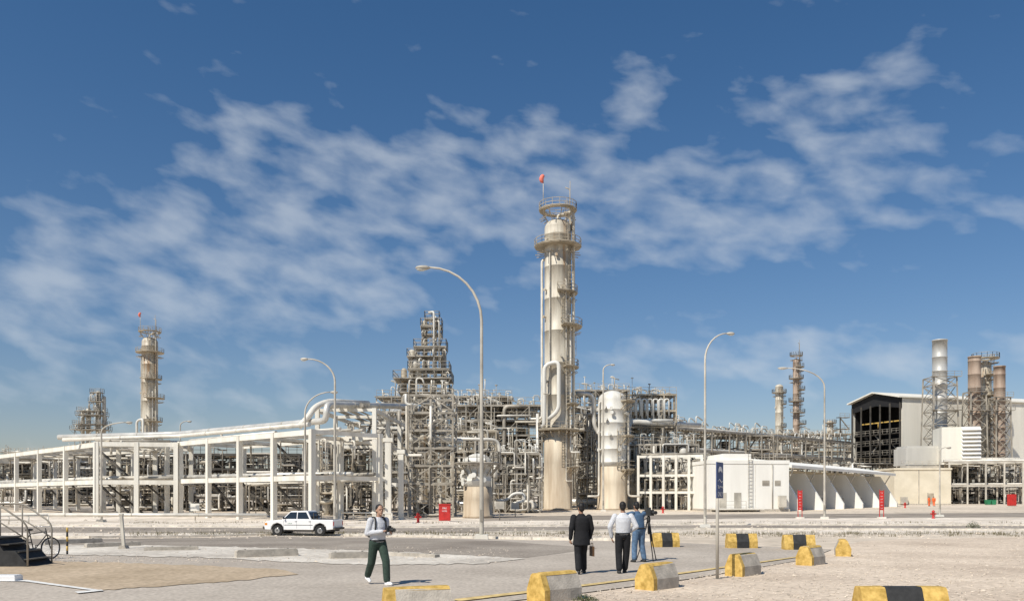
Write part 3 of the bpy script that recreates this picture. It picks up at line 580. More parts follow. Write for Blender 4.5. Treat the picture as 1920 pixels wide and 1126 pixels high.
# stair/platform clusters around columns (upper centre-left and far left)
def cluster(label,px,Y,tiers,stl,seed):
    b=B(px,Y); t=thing('process_tower',label,'process tower',b); rr=random.Random(seed); s=Y/F
    def z(py): return CH-(py-HZ)*s-b.z
    prev=0
    for (x0,x1,py) in tiers:
        X0=(x0-px)*s;X1=(x1-px)*s;zz=z(py);D=min(7,(X1-X0)*.8)
        m=MB().bx(X0,X1,-D/2,D/2,zz-.2,zz)
        for x in (X0,X1):
            for y in (-D/2,D/2): m.bar((x,y,zz-.1),(x*.8,y*.8,zz-1.6),.12)
        p=m.build('platform',stl,t); MB().rail([(X0,-D/2,zz),(X1,-D/2,zz),(X1,D/2,zz),(X0,D/2,zz)],1.2,True,.08,1.5).build('handrail',stl,p)
        for x in (X0*.8,X1*.8):
            for y in (-D*.4,D*.4): MB().bar((x,y,prev),(x,y,zz),.18).build('leg',stl,t)
        for sg in (-1,1): MB().bar((X0*.8,-D*.4,prev if sg>0 else zz),(X1*.8,-D*.4,zz if sg>0 else prev),.12).build('brace',stl,t)
        for k in range(4):
            x=rr.uniform(X0,X1); pipe(t,[(x,-D/2-.2,prev),(x,-D/2-.2,zz-rr.uniform(.4,1.5)),(x*.5,-D*.2,zz-.5)],rr.uniform(.07,.17),rr.choice(['silverw','steelL','steel','silverw']),6)
        if rr.random()<.6 and X1-X0>4: x=rr.uniform(X0+1,X1-1.5); r=rr.uniform(.4,.8); MB().lathe([(r,zz),(r,zz+1.4),(r*.6,zz+1.8),(.05,zz+1.9)],(x,-D*.2),12).build('drum',rr.choice(['cream','silverw','steelD']),t)
        prev=zz
    return t,z
t,z=cluster('stepped steel tower with platforms rising left of centre',806,150,[(748,846,800),(742,846,765),(752,846,738),(742,848,712),(768,844,694),(766,830,670),(778,838,652),(792,829,628),(790,829,612),(797,824,598)],'steel',3)
for x,r,py,mm in ((-.9,.45,600,'cream'),(.9,.3,592,'silverw'),(-3.2,.6,655,'cream'),(2.4,.5,662,'cream'),(-4.6,.5,690,'tan')): MB().lathe([(r,0),(r,z(py)-.4),(r*.7,z(py)),(.05,z(py)+.1)],(x,.5),14).build('column_shell',mm,t)
pipe(t,[(.9,-2,z(700)),(.9,-2,z(588)),(-.1,-1,z(588))],.18,'white',8); pipe(t,[(1.8,-2,z(690)),(1.8,-2,z(605)),(.9,-1,z(605))],.13,'white',8)
t,z=cluster('far stepped tower on the skyline at left',178,300,[(140,202,805),(145,200,795),(150,196,778),(152,194,770),(170,194,752),(172,192,735)],'steel',5)
for x,r,py in ((1,.9,733),(-2.5,.8,765),(3,.6,742),(-4.5,.6,770)): MB().lathe([(r,0),(r,z(py)-.4),(r*.7,z(py)),(.05,z(py)+.1)],(x,.5),14).build('column_shell','cream',t)
# ---------------- steel modules
def module(label,px0,px1,pyt,Y,depth,nx,ny,nl,npipe,seed,stl='steel',stubs=10,braces=.5,eq=4,xbrace=False,pr=(.045,.18),blocks=.4,fill=.8):
    rr=random.Random(seed); s=Y/F; W=(px1-px0)*s; b=B((px0+px1)/2,Y); H=CH-(pyt-HZ)*s-b.z
    t=thing('process_module',label,'process module',b)
    X=[-W/2+W*i/nx for i in range(nx+1)]; Yy=[depth*j/ny for j in range(ny+1)]; Z=[H*(k+1)/nl for k in range(nl)]
    for j,y in enumerate(Yy):
        for x in X: MB().bar((x,y,0),(x,y,H),.2).build('column',stl,t)
    for k,z in enumerate(Z):
        m=MB()
        for y in Yy: m.bar((X[0],y,z-.15),(X[-1],y,z-.15),.14,.24)
        for x in X: m.bar((x,0,z-.151),(x,depth,z-.151),.14,.23)
        for i in range(nx):
            for j in range(ny):
                if rr.random()<fill: m.bx(X[i]+.1,X[i+1]-.1,Yy[j]+.1,Yy[j+1]-.1,z-.02,z+.04)
        f=m.build('floor',stl,t)
        if rr.random()<.9: MB().rail([(X[0],-.1,z),(X[-1],-.1,z)],1.1,w=.05,step=1.2).build('handrail','tan' if seed%2 else stl,f)
    for k in range(nl):
        zl=Z[k]-H/nl+.1; zh=Z[k]-.3
        for i in range(nx):
            if rr.random()<blocks:
                x0=X[i]+rr.uniform(.1,.5); x1=X[i+1]-rr.uniform(.1,.6); MB().bx(x0,x1,depth*.6,depth*.8,zl+.1,zh-rr.uniform(0,.8)).build('dark_gap_block',rr.choice(['steelD','steelD','steelD','steel']),t)  # mostly dark boxes added to stand in for shadowed gaps behind the pipes
            if xbrace or rr.random()<braces:
                a,b_=(zl,zh) if (i+k)%2 else (zh,zl); m=MB().bar((X[i],-.02,a),(X[i+1],-.02,b_),.11)
                if xbrace: m.bar((X[i],-.14,b_),(X[i+1],-.14,a),.11)
                m.build('brace',stl,t)
    for k in range(int(npipe*.35)):
        x=rr.uniform(X[0],X[-1]); y=rr.uniform(-.4,depth*.4); z0=rr.uniform(0,H*.8); 
        if rr.random()<.6: MB().bar((x,y,z0),(x,y,min(H,z0+rr.uniform(2,6))),.08).build('hanger',rr.choice([stl,'steelL','tan']),t)
        else: MB().bar((x,y,z0),(min(x+rr.uniform(1.5,5),X[-1]),y,z0),.06,.18).build('cable_tray',rr.choice([stl,'steelD','steelL']),t)
    pm=['silverw','silverw','steelL','white','cream','steelL','silver','steel','tan']
    for k in range(min(npipe,98)):
        x=rr.uniform(X[0],X[-1]); y=rr.uniform(-.6,depth*.6); z=rr.uniform(.5,H); r=rr.uniform(*pr)*(1 if rr.random()<.88 else 1.8); pts=[V((x,y,z))]
        ax=rr.choice('xxz')
        for q in range(rr.randint(3,6)):
            p=pts[-1].copy()
            if ax=='x': p.x=min(max(p.x+rr.choice((-1,1))*rr.uniform(.1,.4)*W,X[0]-.3),X[-1]+.3)
            elif ax=='z': p.z=min(max(p.z+rr.choice((-1,1))*rr.uniform(.8,H*.5),.3),H)
            else: p.y=rr.uniform(-.6,depth*.6)
            if (p-pts[-1]).length>r*4: pts.append(p)
            ax=rr.choice([c for c in 'xyz' if c!=ax])
        if len(pts)>1: pipe(t,pts,r,rr.choice(pm),6)
    for k in range(eq):
        x=rr.uniform(X[0]+1,X[-1]-1); y=rr.uniform(.5,depth*.5); z=([0]+Z)[rr.randint(0,nl-1)]
        if rr.random()<.5:
            r=rr.uniform(.35,.75); h=min(H/nl*.85,rr.uniform(2,4)); MB().lathe([(r*.6,z),(r*.6,z+.5),(r,z+.7),(r,z+h-.4),(r*.7,z+h-.1),(.1,z+h)],(x,y),14).build('drum',rr.choice(['white','cream','silverw']),t)
        else:
            r=rr.uniform(.3,.6); L=rr.uniform(1.2,2.6); m=MB(); c=z+r+.5
            m.tube([(x-L-.25,y,c),(x-L-.1,y,c),(x-L,y,c),(x+L,y,c),(x+L+.1,y,c),(x+L+.25,y,c)],[r*.3,r*.8,r,r,r*.8,r*.3],14); m.bx(x-L*.6,x-L*.5,y-r*.7,y+r*.7,z,c-r*.5); m.bx(x+L*.5,x+L*.6,y-r*.7,y+r*.7,z,c-r*.5); m.build('heat_exchanger',rr.choice(['white','cream','silver']),t)
    for k in range(stubs):
        x=rr.uniform(X[0],X[-1]); y=rr.uniform(0,depth*.7); h=rr.uniform(.5,1.9)*(1 if rr.random()<.85 else 1.8)
        if rr.random()<.45: pipe(t,[(x,y,H-1),(x,y,H+h),(x+rr.choice((-1,1))*rr.uniform(.4,1.1),y,H+h),(x+.9,y,H+h-rr.uniform(.3,.9))],rr.uniform(.05,.12),rr.choice(['silverw','white','steelL']),6,'vent_pipe')
        else:
            m=MB().cyl((x,y,H-.2),(x,y,H+h),rr.uniform(.04,.1),n=6); m.cyl((x-.2,y,H+h),(x+.2,y,H+h),.1,n=7); m.build('valve',rr.choice(['white','silverw','steel']),t)
    return t
module('lattice steel stair tower with crossed braces left of centre',766,849,738,95,5,2,1,7,24,11,'steel',8,1,3,True,blocks=.15,fill=.35)
module('open steel framework behind the raised silver pipe',700,770,770,118,8,3,1,5,40,12,'steel',8,.8,2)
module('dense pipework module left of the tall column, upper part',850,1016,758,132,12,7,2,7,98,13,'steel',44,.4,12)
module('front pipework between squat vessel and tall column',926,1012,848,112,7,4,1,3,80,14,'steel',16,.4,6)
module('low pipework around the squat vessel',850,930,806,116,6,4,1,4,60,15,'tan',10,.5,3)
module('pipework deck crossing behind the stepped tower',706,960,742,160,10,9,1,7,60,16,'steel',50,.5,5)
module('pipework directly right of the tall column',1082,1120,775,134,7,2,1,6,50,17,'steel',8,.5,2)
module('tall pipework module right of the medium vessel',1176,1268,738,142,12,4,2,7,96,18,'tan',24,.4,8)
module('pipework module filling behind the medium vessel',1075,1180,730,158,10,5,1,7,60,29,'steel',20,.5,5)
module('lower pipework module before the right white frame',1176,1310,832,136,6,6,1,4,90,19,'steel',20,.4,6)
module('steel framework under the left part of the long rack',1296,1450,815,176,10,7,1,5,70,20,'steel',24,.5,5)
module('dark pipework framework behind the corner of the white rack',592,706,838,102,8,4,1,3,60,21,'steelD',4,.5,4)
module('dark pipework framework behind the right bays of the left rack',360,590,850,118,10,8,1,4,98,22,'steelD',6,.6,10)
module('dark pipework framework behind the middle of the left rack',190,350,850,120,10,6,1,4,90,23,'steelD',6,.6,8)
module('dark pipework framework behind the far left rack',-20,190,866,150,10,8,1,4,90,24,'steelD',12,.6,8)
module('far plant frames on the left skyline',-10,140,846,260,14,6,1,3,30,25,'steel',24,.4,4,pr=(.15,.4))
module('far plant frames beyond the long rack at right',1400,1600,812,255,12,8,1,4,50,26,'tan',40,.4,4,pr=(.1,.3))
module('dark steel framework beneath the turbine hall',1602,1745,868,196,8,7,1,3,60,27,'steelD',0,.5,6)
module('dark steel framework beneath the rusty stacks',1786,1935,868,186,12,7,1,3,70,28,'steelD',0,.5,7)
# row of inverted U pipes
t=thing('cooler_header','row of white inverted U pipes on top of the right module','pipe header',B(1212,140))
s=140/F
for k in range(7):
    x=(1182+k*10.5-1212)*s; pipe(t,[(x,-.6,14.2),(x,-.6,17.6+.1),(x+.7,-.6,17.7),(x+.7,-.6,15.0)],.13,'white',8,br=.3)
MB().cyl((-3,-.6,14.2),(4.2,-.6,14.2),.28,n=12).build('header','white',t)
# ---------------- racks
def rack(label,p0,p1,w,nb,levels,cm='conc',cs=.48,bs=.33,pipes=(5,5),pr=(.09,.24),seed=1,grp=None,stub=0,brace=0,name='pipe_rack',steel_mat='steelD'):
    rr=random.Random(seed); p0=V(p0);p1=V(p1); d=p1-p0; L=math.hypot(d.x,d.y); ang=math.atan2(d.y,d.x)
    t=thing(name,label,'pipe rack',(p0.x,p0.y,min(p0.z,p1.z)),ang,grp)
    sgn=1 if math.cos(ang)>0 else -1 # local +y*sgn points away from camera
    X=[L*i/nb for i in range(nb+1)]
    for x in X:
        for y in (0,w*sgn): MB().bx(x-cs/2,x+cs/2,y-cs/2,y+cs/2,-.3,levels[-1]).build('column',cm,t)
    for li,z in enumerate(levels):
        for y in (0,w*sgn):
            for a,b in zip(X,X[1:]): MB().bx(a+cs/2-.0,b-cs/2,y-bs*.45,y+bs*.45,z-bs*1.5-.02,z-.02).build('beam',cm,t)
        for x in X:
            ys=sorted((cs/2*sgn,(w-cs/2)*sgn)); MB().bx(x-bs*.4,x+bs*.4,min(ys),max(ys),z-bs*1.3,z-.03).build('cross_beam',cm,t)
        np_=pipes[min(li,len(pipes)-1)]
        for k in range(np_):
            r=rr.uniform(*pr); y=sgn*(.6+(w-1.2)*(k+.5)/np_); x0=-.8+rr.choice((0,0,rr.uniform(0,L*.4))); x1=L+.5-rr.choice((0,0,rr.uniform(0,L*.4)))
            pts=[(x0,y,z+r),(x1,y,z+r)]
            if rr.random()<.4: pts+=[(x1,y,z+rr.choice((-1,1))*rr.uniform(1,2))]
            pipe(t,pts,r,rr.choice(['silver','silverw','steelL','steel','tan']),8)
        if len(levels)<4:
            for k in range(nb*3):
                x=rr.uniform(0,L); y=sgn*rr.uniform(.3,w); r=rr.uniform(.05,.12); x2=min(L,max(0,x+rr.uniform(-3,3))); pipe(t,[(x,y,z-rr.uniform(1.5,4)),(x,y,z-.8),(x2,y,z-.8),(x2,sgn*rr.uniform(.3,w),z-.8)],r,rr.choice(['silverw','steelL','steel']),6,'branch_pipe')
    for k in range(brace):
        i=rr.randrange(nb); z0=([0]+levels)[rr.randrange(len(levels))]; 
        z1=z0+levels[0]*.9; MB().bar((X[i],sgn*w*.5,z0),(X[i+1],sgn*w*.5,z1),.2).build('brace',steel_mat,t)
    for k in range(stub):
        x=rr.uniform(0,L); y=sgn*rr.uniform(0,w); h=rr.uniform(.7,2.2); z=levels[-1]+.3
        pipe(t,[(x,y,z),(x,y,z+h),(x+rr.uniform(.5,2),y,z+h),(x+2,y,z+h-.6)],rr.uniform(.07,.15),rr.choice(['white','silverw','steelL']),6,'vent_pipe')
    return t
g='white concrete pipe racks'
rack('white concrete rack nearest the pickup, running left from its tall corner',B(585,80),B(338,98),8,4,[4.4,8.7],seed=1,brace=5,grp=g)
rack('white concrete portal at left, parallel to the road',B(330,97.5),B(181,96),9,2,[4.2,8.5],seed=2,brace=3,grp=g)
rack('white concrete rack receding to the left edge',B(180,96),B(-70,142),8,6,[4.2,8.4],seed=3,brace=5,grp=g)
rack('tall narrow white concrete frame carrying the raised silver pipe',B(702,89),B(768,112),6,3,[4.5,8.2,11.6],seed=4,pipes=(4,4,4),brace=4,grp=g,cs=.42,bs=.27)
rack('white concrete rack left of the square white building',B(1316,124),B(1197,127),6,5,[2.8,5.3,8.1],seed=5,pipes=(4,5,5),brace=5,grp=g,cs=.36,bs=.24)
rack('long steel pipe rack receding right behind the white building',B(1186,150),B(1605,207),8,14,[6,10.5,14.6],'steel',.26,.22,(5,7,9),(.1,.32),6,stub=80,brace=16)
rack('far low rack at right edge behind the road',B(1780,178),B(1990,172),6,6,[4,8.8],'steelL',.3,.25,(4,5),(.12,.3),7)
# big pipelines
def pipeline(label,pts,r,m='silverw',n=14,br=None,sup=0):
    t=thing('pipeline',label,'pipeline',V(pts[0])); pipe(t,pts,r,m,n,'pipe_run',True,br)
    ps=[V(p) for p in pts]
    for a,b in zip(ps,ps[1:]):
        k=int((b-a).length/7)
        for i in range(1,k+1):
            p=a.lerp(b,i/(k+1)); d=(b-a).normalized(); MB().cyl(p-d*.06,p+d*.06,r*1.06,n=n).build('flange','steelL',t,w=True)
pipeline('large silver pipeline along the top of the left rack, rising at the corner',[P(110,819,104),P(335,813,101),P(612,788,83),P(612,758,83),P(780,762,108)],.32,'silver',br=1.6)
pipeline('thinner silver pipeline parallel on the left rack top',[P(118,824,99),P(335,817,98.5),P(580,795,81)],.22,'silverw')
pipeline('pale pipe looping over the corner of the left rack',[P(560,800,84),P(578,782,84),P(590,762,85),P(615,752,86),P(690,756,92)],.3,'silverw',br=1.2)
pipeline('long white pipe duct on the rack right of the medium vessel',[P(1184,790,136),P(1312,797,150)],.42,'white')
pipeline('S-shaped white pipe low in front of the tall column',[P(930,938,98),P(950,938,98),P(962,924,98),P(982,924,98),P(984,938,98),P(960,944,98)],.17,'white',br=.6)
pipeline('grey vertical pipe bending left at the tall column',[P(1008,775,125),P(1008,868,125),P(950,872,125),P(952,925,125)],.24,'silver',br=1)
pipeline('pale pipe arching over the right of the tall column',[P(1080,737,128),P(1112,738,128),P(1114,800,128),P(1128,818,128)],.3,'silver',br=1)
pipeline('pale horizontal pipe before the lattice tower',[P(850,822,104),P(935,824,106),P(938,880,106)],.22,'silverw',br=1)
pipeline('low silver pipe running along the ground before the left rack',[G(0,978)+V((0,0,.7)),G(500,979)+V((0,0,.7))],.16,'silverw')
pipeline('long pale pipe on the middle level of the left rack',[P(344,894,99),P(600,888,84)],.24,'silver')
pipeline('pale pipe within the portal of the left rack',[P(0,903,135),P(180,897,99),P(330,893,100)],.24,'silverw')
for i,(px,Y,w_) in enumerate(((728,86,.6),(752,88,.5))):
    t=thing('concrete_pier',['thick white concrete pier right of the corner rack','second white concrete pier before the stair tower'][i],'pier',B(px,Y)); h=CH-(828-HZ)*Y/F-gz(Y)-i*1.2
    MB().bx(-w_/2,w_/2,-w_/2,w_/2,0,h).build('shaft','conc',t); MB().bx(-w_*.8,w_*.8,-w_*.6,w_*.6,h,h+.4).build('cap_block','conc',t); MB().bx(-w_/2-1,-w_/2,-.2,.2,h*.5,h*.5+.4).build('bracket','conc',t)
# ---------------- buildings
def wbx(t,name,m,x0,x1,y0,y1,z0,z1): return MB().bx(x0,x1,y0,y1,z0,z1).build(name,m,t)
s=118/F; b=B(1400,118); t=thing('equipment_building','square white flat-roofed building with a roof ladder','building',b,R(5))
X0=(1327-1400)*s;X1=(1482-1400)*s
wbx(t,'wall','bldg',X0,X1,0,12,.35,6.6); wbx(t,'parapet','bldg',X0-.08,X1+.08,-.08,12.08,6.6,7.1); wbx(t,'plinth','concg',X0-.1,X1+.1,-.15,12.1,-.3,.35); wbx(t,'roof_room','bldg',X0+2.2,X0+6.2,.5,8,7.1,8.0)
m=MB().rail([(X0+6.4,.1,7.1),(X1-.3,.1,7.1)],.9,w=.04,step=1.8); m.build('roof_rail','steelL',t)
m=MB()
for q in (-.25,.25): m.bar((X0+5.8+q,-.25,.5),(X0+5.8+q,-.25,8),.05)
for k in range(15): m.bar((X0+5.5,-.25,.6+k*.5),(X0+6.1,-.25,.6+k*.5),.04)
m.build('roof_ladder','steel',t)
wbx(t,'wall_joint','kerb',X0+6.6,X0+6.65,-.008,0,.35,6.5)
wbx(t,'door','steelL',X0+1.5,X0+2.5,-.05,-.003,.44,2.6); wbx(t,'door','steelL',X0+3.6,X0+4.6,-.05,-.003,.44,2.6); wbx(t,'wall_vent','steel',X0+7.6,X0+8.6,-.06,-.003,3.6,4.3); wbx(t,'wall_vent','steel',X0+9.4,X0+10.2,-.06,-.003,3.6,4.3)
MB().cyl((X0+9,-.12,.4),(X0+9,-.12,6.6),.06,n=8).build('downpipe','steelL',t)
wbx(t,'porch_slab','conc',X0+.2,X0+7,-2.3,-.3,.30,.44); 
for k in range(5): wbx(t,'porch_post','steel',X0+.4+k*1.5,X0+.5+k*1.5,-2.1,-2.0,-.3,.3)
m=MB().rail([(X0+.3,-2.2,.44),(X0+4.5,-2.2,.44)],1,w=.05); m.build('porch_rail','steelL',t)
wbx(t,'wall_unit','steelL',X1-1.6,X1-.6,-.6,-.1,.6,2.2)
# transformer bays: fins stand forward of the rear wall under the canopy
a=B(1484,121);c=B(1672,147); d=c-a; L=math.hypot(d.x,d.y); t=thing('transformer_bays','open white transformer bays with sloping fins under a thin canopy','building',a,math.atan2(d.y,d.x))
wbx(t,'rear_wall','bcream',0,L,5.5,6,0,6.0); y0=-.3; MB().add([(-.5,y0,6.1),(L+1,y0,5.6),(L+1,6.3,6.5),(-.5,6.3,7.0),(-.5,y0,6.5),(L+1,y0,6.0),(L+1,6.3,7.1),(-.5,6.3,7.6)],[(0,1,2,3),(4,5,6,7),(0,1,5,4),(1,2,6,5),(2,3,7,6),(3,0,4,7)]).build('canopy','bldg',t)
for k in range(6):
    x=L*k/5.2+.2; m=MB(); pr=[(-1.3,0),(5.49,0),(5.49,5.5),(1.6,5.5),(-1.3,.9)]; n_=len(pr); m.add([(x,y,z) for y,z in pr]+[(x+.4,y,z) for y,z in pr],[tuple(range(n_)),tuple(range(n_,2*n_))[::-1]]+[(i,i+n_,(i+1)%n_+n_,(i+1)%n_) for i in range(n_)]); m.build('fin_wall','bldg',t)
    MB().bar((x+.2,-.1,6.0-.08*k),(x+.2,1.0,3.8),.14).build('canopy_strut','steelL',t)
for k in range(5):
    x=L*(k+.5)/5.2+.4; q=thing('transformer','pale green transformer in bay '+['nearest the square building','second along','in the middle','second from the cream building','beside the cream building'][k],'transformer',a+Matrix.Rotation(t.rotation_euler.z,3,'Z')@V((x,1.8,0)),t.rotation_euler.z,'transformers in the bays')
    MB().bx(-1,1,-.8,.8,.2,2.1).build('tank','steelL',q); m=MB()
    for j in range(9): m.bx(-.95+j*.22,-.88+j*.22,-1.1,-.8,.4,1.8)
    m.build('cooling_fins','steel',q); MB().cyl((-.8,0,2.5),(.8,0,2.5),.22).build('oil_tank','steelL',q); MB().bx(-1.1,1.1,-.9,.9,0,.2).build('plinth','concg',q)
b=B(1730,160); s=160/F; t=thing('switch_building','plain cream flat-roofed building with a brown door','building',b,R(-3)); X0=(1678-1730)*s;X1=(1782-1730)*s
wbx(t,'wall','bcream',X0,X1,0,10,0,6.6); wbx(t,'roof_edge','bcream',X0-.15,X1+.15,-.15,10.15,6.6,6.95); wbx(t,'door','tan',X0+6.2,X0+7.2,-.06,-.003,0,2.2); wbx(t,'door_frame','steel',X0+6.05,X0+6.19,-.07,-.003,0,2.3); wbx(t,'air_unit','steelL',X0+1,X0+2.2,-.7,-.05,.2,1.5); wbx(t,'plinth','concg',X0-.05,X1+.05,-.1,-.004,-.3,.25); wbx(t,'downpipe','steelL',X0+4.4,X0+4.5,-.12,-.02,0,6.6)
# turbine hall: dark end faces left, pale side wall runs right behind the stacks
a=P(1690,900,206); d_=P(1600,900,222)
A=V((a.x,a.y,0)); E1=V((d_.x-a.x,d_.y-a.y,0)); W=E1.length; E1.normalize(); E2=V((-E1.y,E1.x,0)); E2=E2 if E2.x>0 else -E2
t=thing('turbine_hall','high turbine hall with dark open end and pitched roof','building',(A.x,A.y,.3))
zf=9.0; ze=25.4; zr=27.4; D=60; LI=10
def loc3(u,v,z): return (E1.x*u+E2.x*v,E1.y*u+E2.y*v,z)
def slab(pts,name,m,par=t,th=(0,0,.3)):
    th=V(th); ps=[V(p) for p in pts]; n=len(ps); return MB().add(ps+[p+th for p in ps],[tuple(range(n)),tuple(range(n,2*n))[::-1]]+[(i,i+n,(i+1)%n+n,(i+1)%n) for i in range(n)]).build(name,m,par)
slab([loc3(0,0,zf),loc3(0,D,zf),loc3(0,D,ze),loc3(0,0,ze)],'side_wall','clad',th=-E1*.3)
slab([loc3(W,0,zf),loc3(W,D,zf),loc3(W,D,ze),loc3(W,0,ze)],'side_wall','clad',th=E1*.3)
slab([loc3(.1,.5,zf+.4),loc3(.1,LI,zf+.4),loc3(.1,LI,ze),loc3(.1,.5,ze)],'shade_lining','dark',th=E1*.1); slab([loc3(W-.2,.5,zf+.4),loc3(W-.2,LI,zf+.4),loc3(W-.2,LI,ze),loc3(W-.2,.5,ze)],'shade_lining','dark',th=E1*.1)  # black sheets added inside so the sunlit opening looks shaded
slab([loc3(0,LI,zf),loc3(W,LI,zf),loc3(W,LI,ze),loc3(W/2,LI,zr),loc3(0,LI,ze)],'rear_wall','dark',th=E2*.3)  # black wall close behind the opening, interior shade put into its colour
slab([loc3(-.8,-1.4,ze),loc3(W/2,-1.4,zr),loc3(W/2,D,zr),loc3(-.8,D,ze)],'roof','clad'); slab([loc3(W+.8,-1.4,ze),loc3(W/2+.01,-1.4,zr),loc3(W/2+.01,D,zr),loc3(W+.8,D,ze)],'roof','clad')
slab([loc3(0,0,zf),loc3(W,0,zf),loc3(W,LI,zf),loc3(0,LI,zf)],'hall_floor','steelD')
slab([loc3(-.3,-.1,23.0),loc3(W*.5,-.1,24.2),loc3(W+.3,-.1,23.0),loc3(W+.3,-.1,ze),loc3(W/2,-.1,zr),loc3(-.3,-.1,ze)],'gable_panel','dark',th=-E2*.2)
for u in (0,W*.2,W*.4,W*.6,W*.8,W): MB().bar(loc3(u,-.4,0),loc3(u,-.4,ze-1),.3).build('front_post','steelD',t)
for z in (11.8,14.4,17): slab([loc3(0,.2,z),loc3(W,.2,z),loc3(W,3,z),loc3(0,3,z)],'walkway','steelD',th=(0,0,.2)); MB().rail([loc3(0,-.15,z+.2),loc3(W,-.15,z+.2)],1.0,w=.07,step=1.6).build('handrail','steel',t)
for u0,u1,z0 in ((1,4,11.8),(7,10,14.4),(12,9,11.8)): MB().bar(loc3(u0,1,z0),loc3(u1,1,z0+2.6),.25).build('stair','steel',t)
MB().bar(loc3(.5,2,20.2),loc3(W-.5,2,20.2),.25,.3).build('crane_beam','yel',t); MB().cyl(loc3(W*.6,2,20),loc3(W*.6,2,18.8),.1).build('crane_hook','yel',t)
for u in (3,9): MB().cyl(loc3(u,4,zf),loc3(u,4,zf+2.4),1.2,n=14).build('machine_casing','steel',t)
def sp(u,v,z): return loc3(W+u*.3,-.8-v,z)
for z0,z1 in ((9,14),(14,19),(19,22)):
    MB().bar(sp(0,.5,z0),sp(0,3.4,z1),.22).build('side_brace','steel',t); MB().bar(sp(0,3.4,z1),sp(0,.5,z1+.1),.22).build('side_brace','steel',t)
for z in (11.5,14,16.5,19,22): slab([sp(0,.3,z),sp(0,3.4,z),sp(5,3.4,z),sp(5,.3,z)],'side_platform','steelD',th=(0,0,.15)); MB().rail([sp(0,.3,z+.1),sp(0,3.4,z+.1)],1,w=.07).build('handrail','steel',t)
MB().bar(sp(0,3.3,0),sp(0,3.3,22),.25).build('front_post','steelD',t)
# intake filter
b=P(1800,870,182); t=thing('intake_filter','white louvred air intake box on dark steel legs','air intake',(b.x,b.y,gz(182)),R(-14)); z0=b.z-gz(182)
MB().bx(-3.6,3.4,0,8,z0,z0+8).build('intake_housing','clad',t)
for k in range(9): MB().add([(.2,-.9,z0+.4+k*.85),(3.9,-.9,z0+.4+k*.85),(3.9,-.02,z0+1.1+k*.85),(.2,-.02,z0+1.1+k*.85),(.2,-.9,z0+.5+k*.85),(3.9,-.9,z0+.5+k*.85),(3.9,-.02,z0+1.2+k*.85),(.2,-.02,z0+1.2+k*.85)],[(0,1,2,3),(4,5,6,7),(0,1,5,4),(1,2,6,5),(2,3,7,6),(3,0,4,7)]).build('louvre','bldg',t)
for x in (-3.3,0,3.2):
    for y in (.3,7.5): MB().bar((x,y,0),(x,y,z0),.35).build('leg','steelD',t)
b=P(1735,872,186); t=thing('duct_house','grey ribbed duct housing between turbine hall and louvred intake','duct housing',(b.x,b.y,gz(186))); z0=b.z-gz(186)
MB().bx(-4.2,3.6,0,6,z0,z0+3.8).build('duct_box','cladg',t); MB().bx(-3.8,3.4,.5,5.5,z0+3.8,z0+4.3).build('duct_hood','cladg',t); MB().bx(-5.5,5,-.6,0,z0-1.2,z0-.1).build('walkway_girder','steelL',t); MB().rail([(-5.5,-.6,z0-.1),(5,-.6,z0-.1)],1.1,w=.06).build('handrail','steelL',t)
for x in (-4,0,3.4): MB().bar((x,.5,0),(x,.5,z0),.35).build('leg','steelD',t)
b=P(1905,870,200); t=thing('exhaust_duct','pale horizontal exhaust duct on a walkway at the right edge','duct',(b.x,b.y,.3)); MB().bx(-16,20,-1,1,7.8,8.6).build('walkway','steelL',t); MB().cyl((-16,0,9.9),(20,0,9.9),.8,n=16).build('duct_shell','silverw',t); MB().rail([(-16,-1,8.6),(20,-1,8.6)],1.1,w=.07).build('handrail','steelL',t)
for x in range(-14,20,5): MB().bar((x,0,0),(x,0,7.8),.4).build('column','steelD',t)
def stack(label,px,Y,pyt,wpx,pyl,lw,m,cm='steelL'):
    b=B(px,Y); s=Y/F; z=lambda py:CH-(py-HZ)*s-b.z; r=wpx*s/2; t=thing('exhaust_stack',label,'stack',b,0,'exhaust stacks'); pr=[(r,z(870)),(r,z(870)+.1)]
    zz=z(870)+2
    while zz<z(pyt)-1: pr+=[(r,zz),(r*1.04,zz+.05),(r*1.04,zz+.2),(r,zz+.25)]; zz+=3.2
    pr+=[(r,z(pyt)-.3),(r*1.05,z(pyt)-.3),(r*1.05,z(pyt)),(r*.9,z(pyt)),(r*.9,z(pyt)-1)]
    MB().lathe(pr,n=22).build('stack_shell',m,t)
    h=lw*s/2; zt=z(pyl)
    for x in (-h,h):
        for y in (-h,h): MB().bar((x*1.25,y*1.25,0),(x,y,zt),.26).build('leg',cm,t)
    zz=z(870)
    while zz<zt-.5:
        z1=min(zz+3,zt); m_=MB()
        for (x0,y0),(x1,y1) in (((-h,-h),(h,-h)),((h,-h),(h,h)),((h,h),(-h,h)),((-h,h),(-h,-h))):
            m_.bar((x0,y0,zz),(x1,y1,z1),.12); m_.bar((x1,y1,zz),(x0,y0,z1),.12); m_.bar((x0,y0,z1),(x1,y1,z1),.16)
        m_.build('lattice_tier',cm,t); zz=z1
    f=MB().bx(-h*1.3,h*1.3,-h*1.3,-h,zt-.1,zt).build('platform',cm,t); MB().rail([(-h*1.3,-h*1.3,zt),(h*1.3,-h*1.3,zt)],1.1,w=.07).build('handrail',cm,f)
    for py in (770,): 
        f=MB().bx(-h*1.4,h*1.4,-h*1.5,-h,z(py)-.1,z(py)).build('platform',cm,t); MB().rail([(-h*1.4,-h*1.5,z(py)),(h*1.4,-h*1.5,z(py))],1.1,w=.07).build('handrail',cm,f)
stack('tall silver exhaust stack in a pale lattice beside the turbine hall',1762,196,637,26,708,42,'galv','steel')
